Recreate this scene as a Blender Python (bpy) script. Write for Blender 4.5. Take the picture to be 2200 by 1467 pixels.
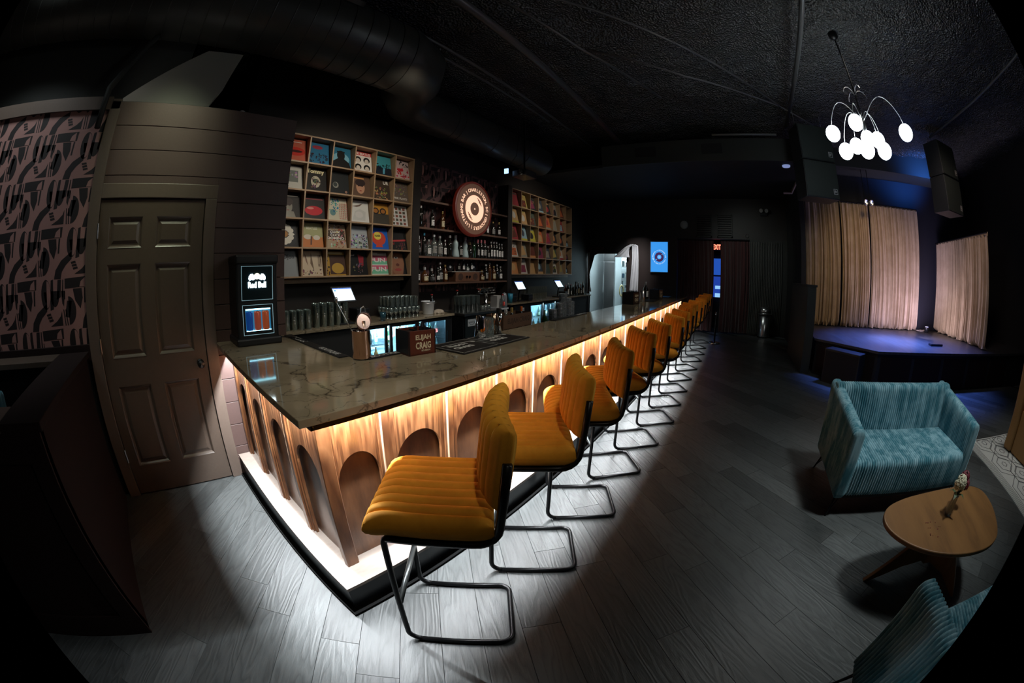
import bpy, math, random
from math import sin, cos, pi, radians as RD
from mathutils import Vector, Matrix, noise
rnd = random.Random(7)
for o in list(bpy.data.objects): bpy.data.objects.remove(o, do_unlink=True)
sc = bpy.context.scene
COL = sc.collection
# ------------------------------------------------------------------ camera (a full-frame fisheye lens)
H = 1.54
cam = bpy.data.cameras.new('camera'); camo = bpy.data.objects.new('camera', cam); COL.objects.link(camo)
cam.type = 'PANO'; cam.panorama_type = 'FISHEYE_EQUISOLID'
cam.sensor_fit = 'HORIZONTAL'; cam.sensor_width = 36; cam.sensor_height = 24
cam.fisheye_lens = 803.9 / 2200 * 36
cam.fisheye_fov = 3.44
cam.shift_x = 15.8 / 2200; cam.shift_y = -97.1 / 1467
cam.clip_start = 0.02
yaw, pit, rol = 0.6221, -0.0679, 0.0103
fwd = Vector((cos(yaw)*cos(pit), sin(yaw)*cos(pit), sin(pit)))
rt = Vector((sin(yaw), -cos(yaw), 0)); up = rt.cross(fwd)
r2 = rt*cos(rol) + up*sin(rol); u2 = up*cos(rol) - rt*sin(rol)
camo.matrix_world = Matrix(((r2.x, u2.x, -fwd.x, 0), (r2.y, u2.y, -fwd.y, 0), (r2.z, u2.z, -fwd.z, H), (0, 0, 0, 1)))
sc.camera = camo
w = bpy.data.worlds.new('world'); sc.world = w; w.use_nodes = True
w.node_tree.nodes['Background'].inputs[0].default_value = (0.6, 0.8, 1, 1)
w.node_tree.nodes['Background'].inputs[1].default_value = 0.0
sc.view_settings.view_transform = 'Standard'; sc.view_settings.look = 'None'
sc.view_settings.exposure = 0.0; sc.view_settings.gamma = 1.0; sc.view_settings.use_curve_mapping = False
cy = sc.cycles
cy.use_denoising = True; cy.sample_clamp_indirect = 4; cy.max_bounces = 7; cy.diffuse_bounces = 3
cy.glossy_bounces = 4; cy.transparent_max_bounces = 24; cy.transmission_bounces = 4
cy.caustics_reflective = False; cy.caustics_refractive = False; cy.use_light_tree = True; cy.use_adaptive_sampling = True; cy.adaptive_threshold = 0.015

def area(name, loc, rot, sx, sy, power, col=(1, 1, 1), spread=180):
    l = bpy.data.lights.new(name, 'AREA'); l.shape = 'RECTANGLE'; l.size = sx; l.size_y = sy
    l.energy = power; l.color = col; l.spread = RD(spread)
    o = bpy.data.objects.new(name, l); COL.objects.link(o); o.location = loc; o.rotation_euler = rot
    return o
def spot(name, loc, tgt, power, col=(1, 1, 1), ang=60, blend=0.6, r=0.25):
    l = bpy.data.lights.new(name, 'SPOT'); l.energy = power; l.color = col; l.spot_size = RD(ang); l.spot_blend = blend
    l.shadow_soft_size = r
    o = bpy.data.objects.new(name, l); COL.objects.link(o); o.location = loc
    o.rotation_euler = (Vector(tgt) - Vector(loc)).to_track_quat('-Z', 'Y').to_euler()
    return o
def point(name, loc, power, col=(1, 1, 1), r=0.05):
    l = bpy.data.lights.new(name, 'POINT'); l.energy = power; l.color = col; l.shadow_soft_size = r
    o = bpy.data.objects.new(name, l); COL.objects.link(o); o.location = loc
    return o
LED = (0.90, 0.955, 1.0)
area('bar_strip_front', (4.56, 1.240, 1.024), (0, 0, 0), 8.1, 0.012, 285, LED)
area('bar_strip_side', (0.522, 2.02, 1.024), (0, 0, 0), 0.012, 1.50, 54, LED)
spot('door_downlight', (-0.05, 1.95, 4.0), (-0.12, 2.8, 2.45), 135, (0.9, 1, 0.70), 38, 1.0)
spot('entry_downlight', (-1.9, 2.15, 4.1), (-1.8, 2.8, 2.3), 110, (0.86, 0.97, 1), 80, 1.0)
spot('added_bulkhead_light', (-0.75, 2.95, 2.86), (-0.2, 3.12, 3.1), 3, (1, 0.97, 0.9), 120, 1.0)  # unseen light added behind the wall top to brighten the bulkhead
spot('shelf_spot_near', (2.2, 2.45, 3.45), (2.4, 4.3, 2.2), 88, (1, 0.86, 0.68), 95, 0.9)
spot('shelf_spot_far', (6.9, 2.45, 3.45), (7.3, 4.3, 2.2), 62, (1, 0.88, 0.72), 95, 0.9)
spot('bottle_spot', (4.7, 2.3, 3.4), (4.75, 4.3, 1.5), 95, (1, 0.9, 0.8), 75, 0.9)
spot('bar_top_spot', (-0.1, -0.5, 4.1), (1.25, 1.75, 1.05), 210, (1, 0.93, 0.76), 42, 1.0, 0.1)
spot('bar_top_spot_mid', (3.6, -0.4, 4.1), (3.4, 1.7, 1.05), 110, (1, 0.93, 0.78), 50, 1.0)
spot('bar_top_spot_far', (6.4, -0.4, 4.1), (6.2, 1.7, 1.05), 60, (1, 0.93, 0.78), 50, 1.0)
spot('back_counter_spot', (2.6, 2.3, 3.3), (2.6, 4.1, 0.95), 45, (0.9, 0.97, 1), 75, 1.0)
spot('added_drape_spot', (9.2, 2.5, 3.5), (10.5, 2.98, 1.7), 260, (0.92, 0.95, 1), 34, 0.8)  # unseen source, added so the white drapes read bright
spot('added_far_wall_spot', (8.3, 0.6, 3.5), (10.5, -0.6, 1.9), 48, (0.9, 1, 0.95), 75, 1.0)  # added to lift the far wall and bin, no fixture there
spot('added_stool_wash', (3.6, -2.0, 4.1), (2.4, 0.8, 0.9), 44, (1, 0.92, 0.8), 85, 1.0)  # added key for the stool backs from the chandelier side, no fixture
spot('added_rug_spot', (2.9, -4.3, 4.15), (2.9, -4.3, 0), 120, (1, 0.98, 0.92), 60, 1.0)  # added without a known source to brighten rug and booth
spot('curtain_uplight_mid', (7.5, -3.9, 0.68), (8.6, -4.1, 1.6), 90, (0.78, 0.66, 1), 130, 1.0)
spot('added_lounge_fill_near', (1.2, -2.3, 4.15), (0.6, -1.35, 0.6), 70, (0.93, 1, 1), 34, 1.0)  # second added light, for the foreground sofa only
spot('added_lounge_fill', (1.75, -2.2, 4.15), (2.3, -1.75, 0.4), 330, (0.93, 1, 1), 50, 1.0)  # no ceiling fitting: added to make up for the dimmed chandelier
spot('stage_blue_spot', (6.6, -3.2, 4.2), (6.5, -3.6, 0.6), 3600, (0.10, 0.22, 1), 66, 1.0)
spot('stage_blue_core', (6.9, -3.6, 3.9), (6.7, -3.7, 0.6), 4500, (0.16, 0.28, 1), 34, 1.0)
spot('stage_blue_wall', (7.2, -5.6, 3.75), (8.0, -5.3, 4.1), 170, (0.05, 0.22, 1), 80, 0.8)
spot('curtain_uplight', (7.6, -5.0, 0.68), (8.6, -4.9, 1.5), 150, (0.72, 0.62, 1), 140, 1.0)
spot('curtain_uplight_side', (7.3, -4.6, 0.7), (7.3, -5.9, 1.2), 130, (0.95, 0.8, 1), 140, 1.0)
spot('curtain_wash', (5.2, -3.0, 4.2), (8.5, -3.7, 1.3), 190, (1, 0.70, 0.36), 66, 0.9)
spot('curtain_wash_side', (4.6, -4.0, 4.1), (7.3, -5.9, 1.4), 80, (1, 0.74, 0.62), 70, 0.9)
area('kitchen_tube', (11.25, 4.1, 2.88), (0, 0, 0), 0.7, 0.3, 110, (0.72, 0.92, 1))
area('kitchen_tube_rear', (12.8, 4.2, 2.9), (0, 0, 0), 0.8, 0.3, 170, (0.72, 0.92, 1))

# ------------------------------------------------------------------ materials
MATS = {}
def mat(name, col=(0.5, 0.5, 0.5), rough=0.5, metal=0.0, spec=0.5, emit=None, es=0.0, coat=0.0, sheen=0.0, vcol=False, bump=0, bscale=40, var=0.0):
    if name in MATS: return MATS[name]
    m = bpy.data.materials.new(name); m.use_nodes = True; nt = m.node_tree; b = nt.nodes['Principled BSDF']
    b.inputs['Base Color'].default_value = (*col, 1); b.inputs['Roughness'].default_value = rough
    b.inputs['Metallic'].default_value = metal; b.inputs['Specular IOR Level'].default_value = spec
    b.inputs['Coat Weight'].default_value = coat; b.inputs['Coat Roughness'].default_value = 0.06
    if sheen:
        b.inputs['Sheen Weight'].default_value = sheen; b.inputs['Sheen Roughness'].default_value = 0.4
    if emit:
        b.inputs['Emission Color'].default_value = (*emit, 1); b.inputs['Emission Strength'].default_value = es
    if es and not emit: b.inputs['Emission Strength'].default_value = es
    if vcol:
        a = nt.nodes.new('ShaderNodeVertexColor'); a.layer_name = 'Col'
        nt.links.new(a.outputs[0], b.inputs['Base Color'])
        if es:
            nt.links.new(a.outputs[0], b.inputs['Emission Color'])
    if bump or var:
        tc = nt.nodes.new('ShaderNodeTexCoord'); n = nt.nodes.new('ShaderNodeTexNoise'); n.inputs['Scale'].default_value = bscale
        n.inputs['Detail'].default_value = 4
        nt.links.new(tc.outputs['Object'], n.inputs['Vector'])
        if bump:
            bp = nt.nodes.new('ShaderNodeBump'); bp.inputs['Strength'].default_value = bump; bp.inputs['Distance'].default_value = 0.01
            nt.links.new(n.outputs[0], bp.inputs['Height']); nt.links.new(bp.outputs[0], b.inputs['Normal'])
        if var:
            mx = nt.nodes.new('ShaderNodeMix'); mx.data_type = 'RGBA'
            mx.inputs[6].default_value = (*[c*(1-var) for c in col], 1); mx.inputs[7].default_value = (*[min(1, c*(1+var)) for c in col], 1)
            nt.links.new(n.outputs[0], mx.inputs[0]); nt.links.new(mx.outputs[2], b.inputs['Base Color'])
    MATS[name] = m
    return m
def ramp(nt, stops):
    r = nt.nodes.new('ShaderNodeValToRGB'); e = r.color_ramp.elements
    while len(e) < len(stops): e.new(0.5)
    for i, (p, c) in enumerate(stops): e[i].position = p; e[i].color = (*c, 1)
    return r
def wood(name, stops, scale=(1, 1, 1), grain=7.0, dist=6.0, rough=0.4, coat=0.0, bump=0.15, tone=0.25, island=False, fine=60, spec=0.5):
    m = bpy.data.materials.new(name); m.use_nodes = True; nt = m.node_tree; b = nt.nodes['Principled BSDF']; L = nt.links.new
    tc = nt.nodes.new('ShaderNodeTexCoord'); oi = nt.nodes.new('ShaderNodeObjectInfo'); ge = nt.nodes.new('ShaderNodeNewGeometry')
    add = nt.nodes.new('ShaderNodeMath'); add.operation = 'ADD'
    L(oi.outputs['Random'], add.inputs[0]); L(ge.outputs['Random Per Island'], add.inputs[1])
    mul = nt.nodes.new('ShaderNodeVectorMath'); mul.operation = 'SCALE'; mul.inputs[3].default_value = 37.0
    cmb = nt.nodes.new('ShaderNodeCombineXYZ'); L(add.outputs[0], cmb.inputs[0]); L(add.outputs[0], cmb.inputs[1]); L(add.outputs[0], cmb.inputs[2])
    L(cmb.outputs[0], mul.inputs[0])
    va = nt.nodes.new('ShaderNodeVectorMath'); va.operation = 'ADD'; L(tc.outputs['Object'], va.inputs[0]); L(mul.outputs[0], va.inputs[1])
    mp = nt.nodes.new('ShaderNodeMapping'); mp.inputs['Scale'].default_value = scale; L(va.outputs[0], mp.inputs[0])
    n1 = nt.nodes.new('ShaderNodeTexNoise'); n1.inputs['Scale'].default_value = grain*0.35; n1.inputs['Detail'].default_value = 3; L(mp.outputs[0], n1.inputs['Vector'])
    ms = nt.nodes.new('ShaderNodeMath'); ms.operation = 'MULTIPLY'; ms.inputs[1].default_value = dist; L(n1.outputs[0], ms.inputs[0])
    sn = nt.nodes.new('ShaderNodeMath'); sn.operation = 'PINGPONG'; sn.inputs[1].default_value = 0.5; L(ms.outputs[0], sn.inputs[0])
    n2 = nt.nodes.new('ShaderNodeTexNoise'); n2.inputs['Scale'].default_value = fine; n2.inputs['Detail'].default_value = 3; L(mp.outputs[0], n2.inputs['Vector'])
    mm = nt.nodes.new('ShaderNodeMath'); mm.operation = 'MULTIPLY_ADD'; mm.inputs[1].default_value = 1.1; L(sn.outputs[0], mm.inputs[0])
    m2 = nt.nodes.new('ShaderNodeMath'); m2.operation = 'MULTIPLY'; m2.inputs[1].default_value = 0.45; L(n2.outputs[0], m2.inputs[0]); L(m2.outputs[0], mm.inputs[2])
    r = ramp(nt, stops); L(mm.outputs[0], r.inputs[0])
    fr = nt.nodes.new('ShaderNodeMath'); fr.operation = 'FRACT'
    fs = nt.nodes.new('ShaderNodeMath'); fs.operation = 'MULTIPLY'; fs.inputs[1].default_value = 7.31; L(add.outputs[0], fs.inputs[0]); L(fs.outputs[0], fr.inputs[0])
    tn = nt.nodes.new('ShaderNodeMath'); tn.operation = 'MULTIPLY_ADD'; tn.inputs[1].default_value = tone*2; tn.inputs[2].default_value = 1-tone; L(fr.outputs[0], tn.inputs[0])
    cm = nt.nodes.new('ShaderNodeVectorMath'); cm.operation = 'SCALE'; L(r.outputs[0], cm.inputs[0]); L(tn.outputs[0], cm.inputs[3])
    L(cm.outputs[0], b.inputs['Base Color'])
    b.inputs['Roughness'].default_value = rough; b.inputs['Coat Weight'].default_value = coat; b.inputs['Coat Roughness'].default_value = 0.15
    b.inputs['Specular IOR Level'].default_value = spec
    bp = nt.nodes.new('ShaderNodeBump'); bp.inputs['Strength'].default_value = bump; bp.inputs['Distance'].default_value = 0.004
    L(mm.outputs[0], bp.inputs['Height']); L(bp.outputs[0], b.inputs['Normal'])
    MATS[name] = m
    return m
def glass(name, tint=(0.8, 0.9, 0.9), gloss=0.12, body=(0.6, 0.7, 0.7), bodyw=0.06, rough=0.04):
    m = bpy.data.materials.new(name); m.use_nodes = True; nt = m.node_tree; nt.nodes.clear(); L = nt.links.new
    out = nt.nodes.new('ShaderNodeOutputMaterial'); tr = nt.nodes.new('ShaderNodeBsdfTransparent'); tr.inputs[0].default_value = (*tint, 1)
    gl = nt.nodes.new('ShaderNodeBsdfGlossy'); gl.inputs['Roughness'].default_value = rough
    df = nt.nodes.new('ShaderNodeBsdfDiffuse'); df.inputs[0].default_value = (*body, 1)
    fr = nt.nodes.new('ShaderNodeLayerWeight'); fr.inputs[0].default_value = 0.35
    ma = nt.nodes.new('ShaderNodeMath'); ma.operation = 'MULTIPLY_ADD'; ma.inputs[1].default_value = 0.7; ma.inputs[2].default_value = gloss; L(fr.outputs['Fresnel'], ma.inputs[0])
    m0 = nt.nodes.new('ShaderNodeMixShader'); m0.inputs[0].default_value = bodyw; L(tr.outputs[0], m0.inputs[1]); L(df.outputs[0], m0.inputs[2])
    m1 = nt.nodes.new('ShaderNodeMixShader'); L(ma.outputs[0], m1.inputs[0]); L(m0.outputs[0], m1.inputs[1]); L(gl.outputs[0], m1.inputs[2])
    L(m1.outputs[0], out.inputs[0]); MATS[name] = m
    return m
M_CHERRY = wood('cherry_veneer', [(0.0, (0.30, 0.132, 0.054)), (0.35, (0.205, 0.083, 0.032)), (0.7, (0.115, 0.042, 0.016)), (1, (0.05, 0.018, 0.008))], (1, 1, 0.3), 6, 14, 0.33, 0.25, 0.1, 0.12, fine=45)
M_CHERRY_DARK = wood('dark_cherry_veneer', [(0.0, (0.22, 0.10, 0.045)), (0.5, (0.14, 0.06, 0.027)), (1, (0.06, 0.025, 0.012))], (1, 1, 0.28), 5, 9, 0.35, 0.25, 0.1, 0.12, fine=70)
M_EDGE_HIGHLIGHT = wood('painted_edge_highlight', [(0, (0.62, 0.42, 0.29)), (1, (0.5, 0.32, 0.2))], (1, 1, 0.3), 8, 3, 0.4, 0.2, 0.05, 0.06)  # pale tone painted as the bright highlight line on the battens
M_BOARD = wood('plinth_board', [(0, (0.40, 0.33, 0.285)), (0.6, (0.34, 0.28, 0.24)), (1, (0.27, 0.21, 0.175))], (0.4, 1, 1), 6, 3, 0.5, 0.0, 0.05, 0.05)
M_SHELFWOOD = wood('birch_plywood', [(0, (0.36, 0.25, 0.15)), (0.6, (0.30, 0.2, 0.115)), (1, (0.2, 0.13, 0.075))], (1, 1, 0.5), 6, 4, 0.5, 0.0, 0.05, 0.12)
M_SHELFDARK = wood('walnut_shelf_board', [(0, (0.16, 0.09, 0.06)), (1, (0.09, 0.05, 0.035))], (0.4, 1, 1), 6, 4, 0.45, 0, 0.05, 0.1)
M_FLOOR = wood('charcoal_vinyl_plank', [(0.0, (0.092, 0.099, 0.098)), (0.55, (0.078, 0.084, 0.083)), (0.85, (0.054, 0.058, 0.057)), (1, (0.165, 0.176, 0.175))], (0.7, 5.0, 1), 2.6, 20, 0.42, 0.0, 0.35, 0.3, fine=34)
M_TABLE = wood('oak_table', [(0, (0.24, 0.115, 0.036)), (0.6, (0.19, 0.088, 0.027)), (1, (0.11, 0.05, 0.017))], (1, 6, 1), 1.5, 4, 0.4, 0.15, 0.05, 0.05, fine=12)
M_STAGE = wood('stage_black_deck', [(0, (0.06, 0.06, 0.065)), (1, (0.025, 0.025, 0.028))], (1, 8, 1), 2, 5, 0.42, 0, 0.1, 0.1, fine=12)
M_FOAM = None
M_BLACK = mat('black_powder_steel', (0.012, 0.012, 0.013), 0.35, 0.6, 0.6)
M_BLACKPLASTIC = mat('black_plastic', (0.012, 0.013, 0.015), 0.4)
M_MATTE = mat('matte_black_paint', (0.012, 0.012, 0.012), 0.7, bump=0.1, bscale=30)
M_GREYWALL = mat('dark_grey_paint', (0.03, 0.032, 0.028), 0.7)
M_MAUVE = mat('mauve_paint', (0.092, 0.054, 0.047), 0.55, bump=0.05, bscale=60, var=0.08)
M_TRIM = mat('taupe_trim_paint', (0.135, 0.098, 0.078), 0.42, bump=0.06, bscale=50, var=0.08)
M_DOORPAINT = mat('dark_mauve_door_paint', (0.095, 0.068, 0.052), 0.35, bump=0.08, bscale=50, var=0.1)
M_MAROON = mat('maroon_paint', (0.016, 0.008, 0.007), 0.8, spec=0.2)
M_MAROONPLUSH = mat('maroon_velvet', (0.055, 0.012, 0.012), 0.8, sheen=0.4)
M_CHROME = mat('brushed_steel', (0.62, 0.62, 0.62), 0.28, 1.0)
M_MIRROR = mat('polished_chrome', (0.8, 0.8, 0.8), 0.08, 1.0)
M_COPPER = mat('polished_copper', (0.72, 0.45, 0.35), 0.2, 1.0)
M_BRASS = mat('warm_brass', (0.8, 0.56, 0.38), 0.2, 1.0)
M_PRINT = mat('printed_sleeve', rough=0.5, spec=0.2, vcol=True, coat=0.03)
M_FLATPRINT = mat('matt_print', rough=0.7, vcol=True)
M_GLOW = mat('lit_print', (0, 0, 0), 0.5, vcol=True, es=1.0)
M_WHITE = mat('white_enamel', (0.7, 0.74, 0.78), 0.35)
M_CLOTH = mat('white_cotton', (0.62, 0.6, 0.6), 0.9, bump=0.3, bscale=80)
M_RUBBER = mat('black_rubber', (0.01, 0.01, 0.01), 0.55, bump=0.3, bscale=300)
M_GLASS = glass('clear_glass', (0.93, 0.97, 0.96), 0.14, (0.6, 0.75, 0.72), 0.11, 0.02)
M_CUP = glass('clear_plastic_cup', (0.9, 0.95, 0.94), 0.16, (0.5, 0.68, 0.62), 0.22, 0.05)
M_FROST = glass('frosted_plastic_cup', (0.85, 0.9, 0.95), 0.05, (0.6, 0.66, 0.72), 0.35, 0.2)
M_PANE = glass('cooler_glass', (0.82, 0.94, 1.0), 0.03, (0.3, 0.5, 0.6), 0.03, 0.02)
M_DARKGLASS = mat('dark_bottle_glass', (0.012, 0.012, 0.01), 0.06, 0, 0.7)
M_AMBER = mat('amber_bottle_glass', (0.075, 0.028, 0.008), 0.06, 0, 0.7)
M_GREEN = mat('green_bottle_glass', (0.012, 0.035, 0.015), 0.06, 0, 0.7)
M_CERAMIC = mat('pale_blue_ceramic', (0.42, 0.55, 0.56), 0.25)
M_BLUEGLASS = mat('blue_bottle_glass', (0.05, 0.2, 0.35), 0.08, 0, 0.7)
def velvet(name, c, dark, sheen=0.6, scale=9, st=(1, 1, 1)):
    m = bpy.data.materials.new(name); m.use_nodes = True; nt = m.node_tree; b = nt.nodes['Principled BSDF']; L = nt.links.new
    tc = nt.nodes.new('ShaderNodeTexCoord'); n = nt.nodes.new('ShaderNodeTexNoise'); n.inputs['Scale'].default_value = scale; n.inputs['Detail'].default_value = 5
    n.inputs['Roughness'].default_value = 0.65
    vm = nt.nodes.new('ShaderNodeMapping'); vm.inputs['Scale'].default_value = st; L(tc.outputs['Object'], vm.inputs[0]); L(vm.outputs[0], n.inputs['Vector'])
    r = ramp(nt, [(0.40, dark), (0.60, c)]); L(n.outputs[0], r.inputs[0]); L(r.outputs[0], b.inputs['Base Color'])
    b.inputs['Roughness'].default_value = 0.75; b.inputs['Sheen Weight'].default_value = sheen; b.inputs['Sheen Roughness'].default_value = 0.35
    b.inputs['Sheen Tint'].default_value = (*[min(1, x*1.6+0.1) for x in c], 1)
    b.inputs['Specular IOR Level'].default_value = 0.15
    MATS[name] = m
    return m
M_ORANGE = velvet('amber_velvet', (0.85, 0.37, 0.035), (0.72, 0.29, 0.026), 0.3, 5)
M_TEAL = velvet('teal_corduroy', (0.27, 0.45, 0.51), (0.06, 0.20, 0.25), 0.8, 5, (2.6, 1.7, 0.7))
M_CURTAIN = velvet('beige_curtain_cloth', (0.42, 0.32, 0.22), (0.36, 0.27, 0.18), 0.2, 3)
M_TAN = mat('tan_leather', (0.36, 0.19, 0.06), 0.42, bump=0.15, bscale=120)
# quartzite
def stone():
    m = bpy.data.materials.new('taupe_quartzite'); m.use_nodes = True; nt = m.node_tree; b = nt.nodes['Principled BSDF']; L = nt.links.new
    tc = nt.nodes.new('ShaderNodeTexCoord')
    n0 = nt.nodes.new('ShaderNodeTexNoise'); n0.inputs['Scale'].default_value = 1.3; n0.inputs['Detail'].default_value = 7; n0.inputs['Roughness'].default_value = 0.55
    L(tc.outputs['Object'], n0.inputs['Vector'])
    sb = nt.nodes.new('ShaderNodeVectorMath'); sb.operation = 'SCALE'; sb.inputs[3].default_value = 1.1; L(n0.outputs['Color'], sb.inputs[0])
    ad = nt.nodes.new('ShaderNodeVectorMath'); ad.operation = 'ADD'; L(tc.outputs['Object'], ad.inputs[0]); L(sb.outputs[0], ad.inputs[1])
    def vein(sc_, w_, stretch):
        mp = nt.nodes.new('ShaderNodeMapping'); mp.inputs['Scale'].default_value = stretch; mp.inputs['Rotation'].default_value = (0, 0, 0.5); L(ad.outputs[0], mp.inputs[0])
        n = nt.nodes.new('ShaderNodeTexNoise'); n.inputs['Scale'].default_value = sc_; n.inputs['Detail'].default_value = 2.5; L(mp.outputs[0], n.inputs['Vector'])
        s = nt.nodes.new('ShaderNodeMath'); s.operation = 'SUBTRACT'; s.inputs[1].default_value = 0.5; L(n.outputs[0], s.inputs[0])
        a = nt.nodes.new('ShaderNodeMath'); a.operation = 'ABSOLUTE'; L(s.outputs[0], a.inputs[0])
        r = ramp(nt, [(0.0, (1, 1, 1)), (w_, (0, 0, 0))]); L(a.outputs[0], r.inputs[0]); return r
    v1 = vein(0.75, 0.006, (1, 1.7, 1)); v2 = vein(2.0, 0.006, (0.8, 2.0, 1))
    n3 = nt.nodes.new('ShaderNodeTexNoise'); n3.inputs['Scale'].default_value = 1.7; n3.inputs['Detail'].default_value = 8; L(ad.outputs[0], n3.inputs['Vector'])
    base = ramp(nt, [(0.3, (0.22, 0.178, 0.115)), (0.55, (0.32, 0.265, 0.18)), (0.75, (0.41, 0.345, 0.245))]); L(n3.outputs[0], base.inputs[0])
    k = nt.nodes.new('ShaderNodeMath'); k.operation = 'MULTIPLY'; k.inputs[1].default_value = 0.75; L(v2.outputs[0], k.inputs[0])
    mx = nt.nodes.new('ShaderNodeMath'); mx.operation = 'MAXIMUM'; L(v1.outputs[0], mx.inputs[0]); L(k.outputs[0], mx.inputs[1])
    m2 = nt.nodes.new('ShaderNodeMath'); m2.operation = 'MULTIPLY'; m2.inputs[1].default_value = 0.85; L(mx.outputs[0], m2.inputs[0])
    mix = nt.nodes.new('ShaderNodeMix'); mix.data_type = 'RGBA'; L(m2.outputs[0], mix.inputs[0]); L(base.outputs[0], mix.inputs[6]); mix.inputs[7].default_value = (0.02, 0.016, 0.012, 1)
    L(mix.outputs[2], b.inputs['Base Color']); b.inputs['Roughness'].default_value = 0.07; b.inputs['Specular IOR Level'].default_value = 0.55
    MATS['stone'] = m; return m
M_STONE = stone()
def foam():
    m = bpy.data.materials.new('black_spray_foam'); m.use_nodes = True; nt = m.node_tree; b = nt.nodes['Principled BSDF']; L = nt.links.new
    b.inputs['Base Color'].default_value = (0.07, 0.072, 0.068, 1); b.inputs['Roughness'].default_value = 0.22; b.inputs['Specular IOR Level'].default_value = 0.9
    tc = nt.nodes.new('ShaderNodeTexCoord'); v = nt.nodes.new('ShaderNodeTexVoronoi'); v.inputs['Scale'].default_value = 40; v.feature = 'SMOOTH_F1'
    n = nt.nodes.new('ShaderNodeTexNoise'); n.inputs['Scale'].default_value = 9; n.inputs['Detail'].default_value = 6
    L(tc.outputs['Object'], v.inputs['Vector']); L(tc.outputs['Object'], n.inputs['Vector'])
    a = nt.nodes.new('ShaderNodeMath'); a.operation = 'ADD'; L(v.outputs[0], a.inputs[0]); L(n.outputs[0], a.inputs[1])
    bp = nt.nodes.new('ShaderNodeBump'); bp.inputs['Strength'].default_value = 1.0; bp.inputs['Distance'].default_value = 0.06
    L(a.outputs[0], bp.inputs['Height']); L(bp.outputs[0], b.inputs['Normal'])
    return m
M_FOAM = foam()

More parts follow.
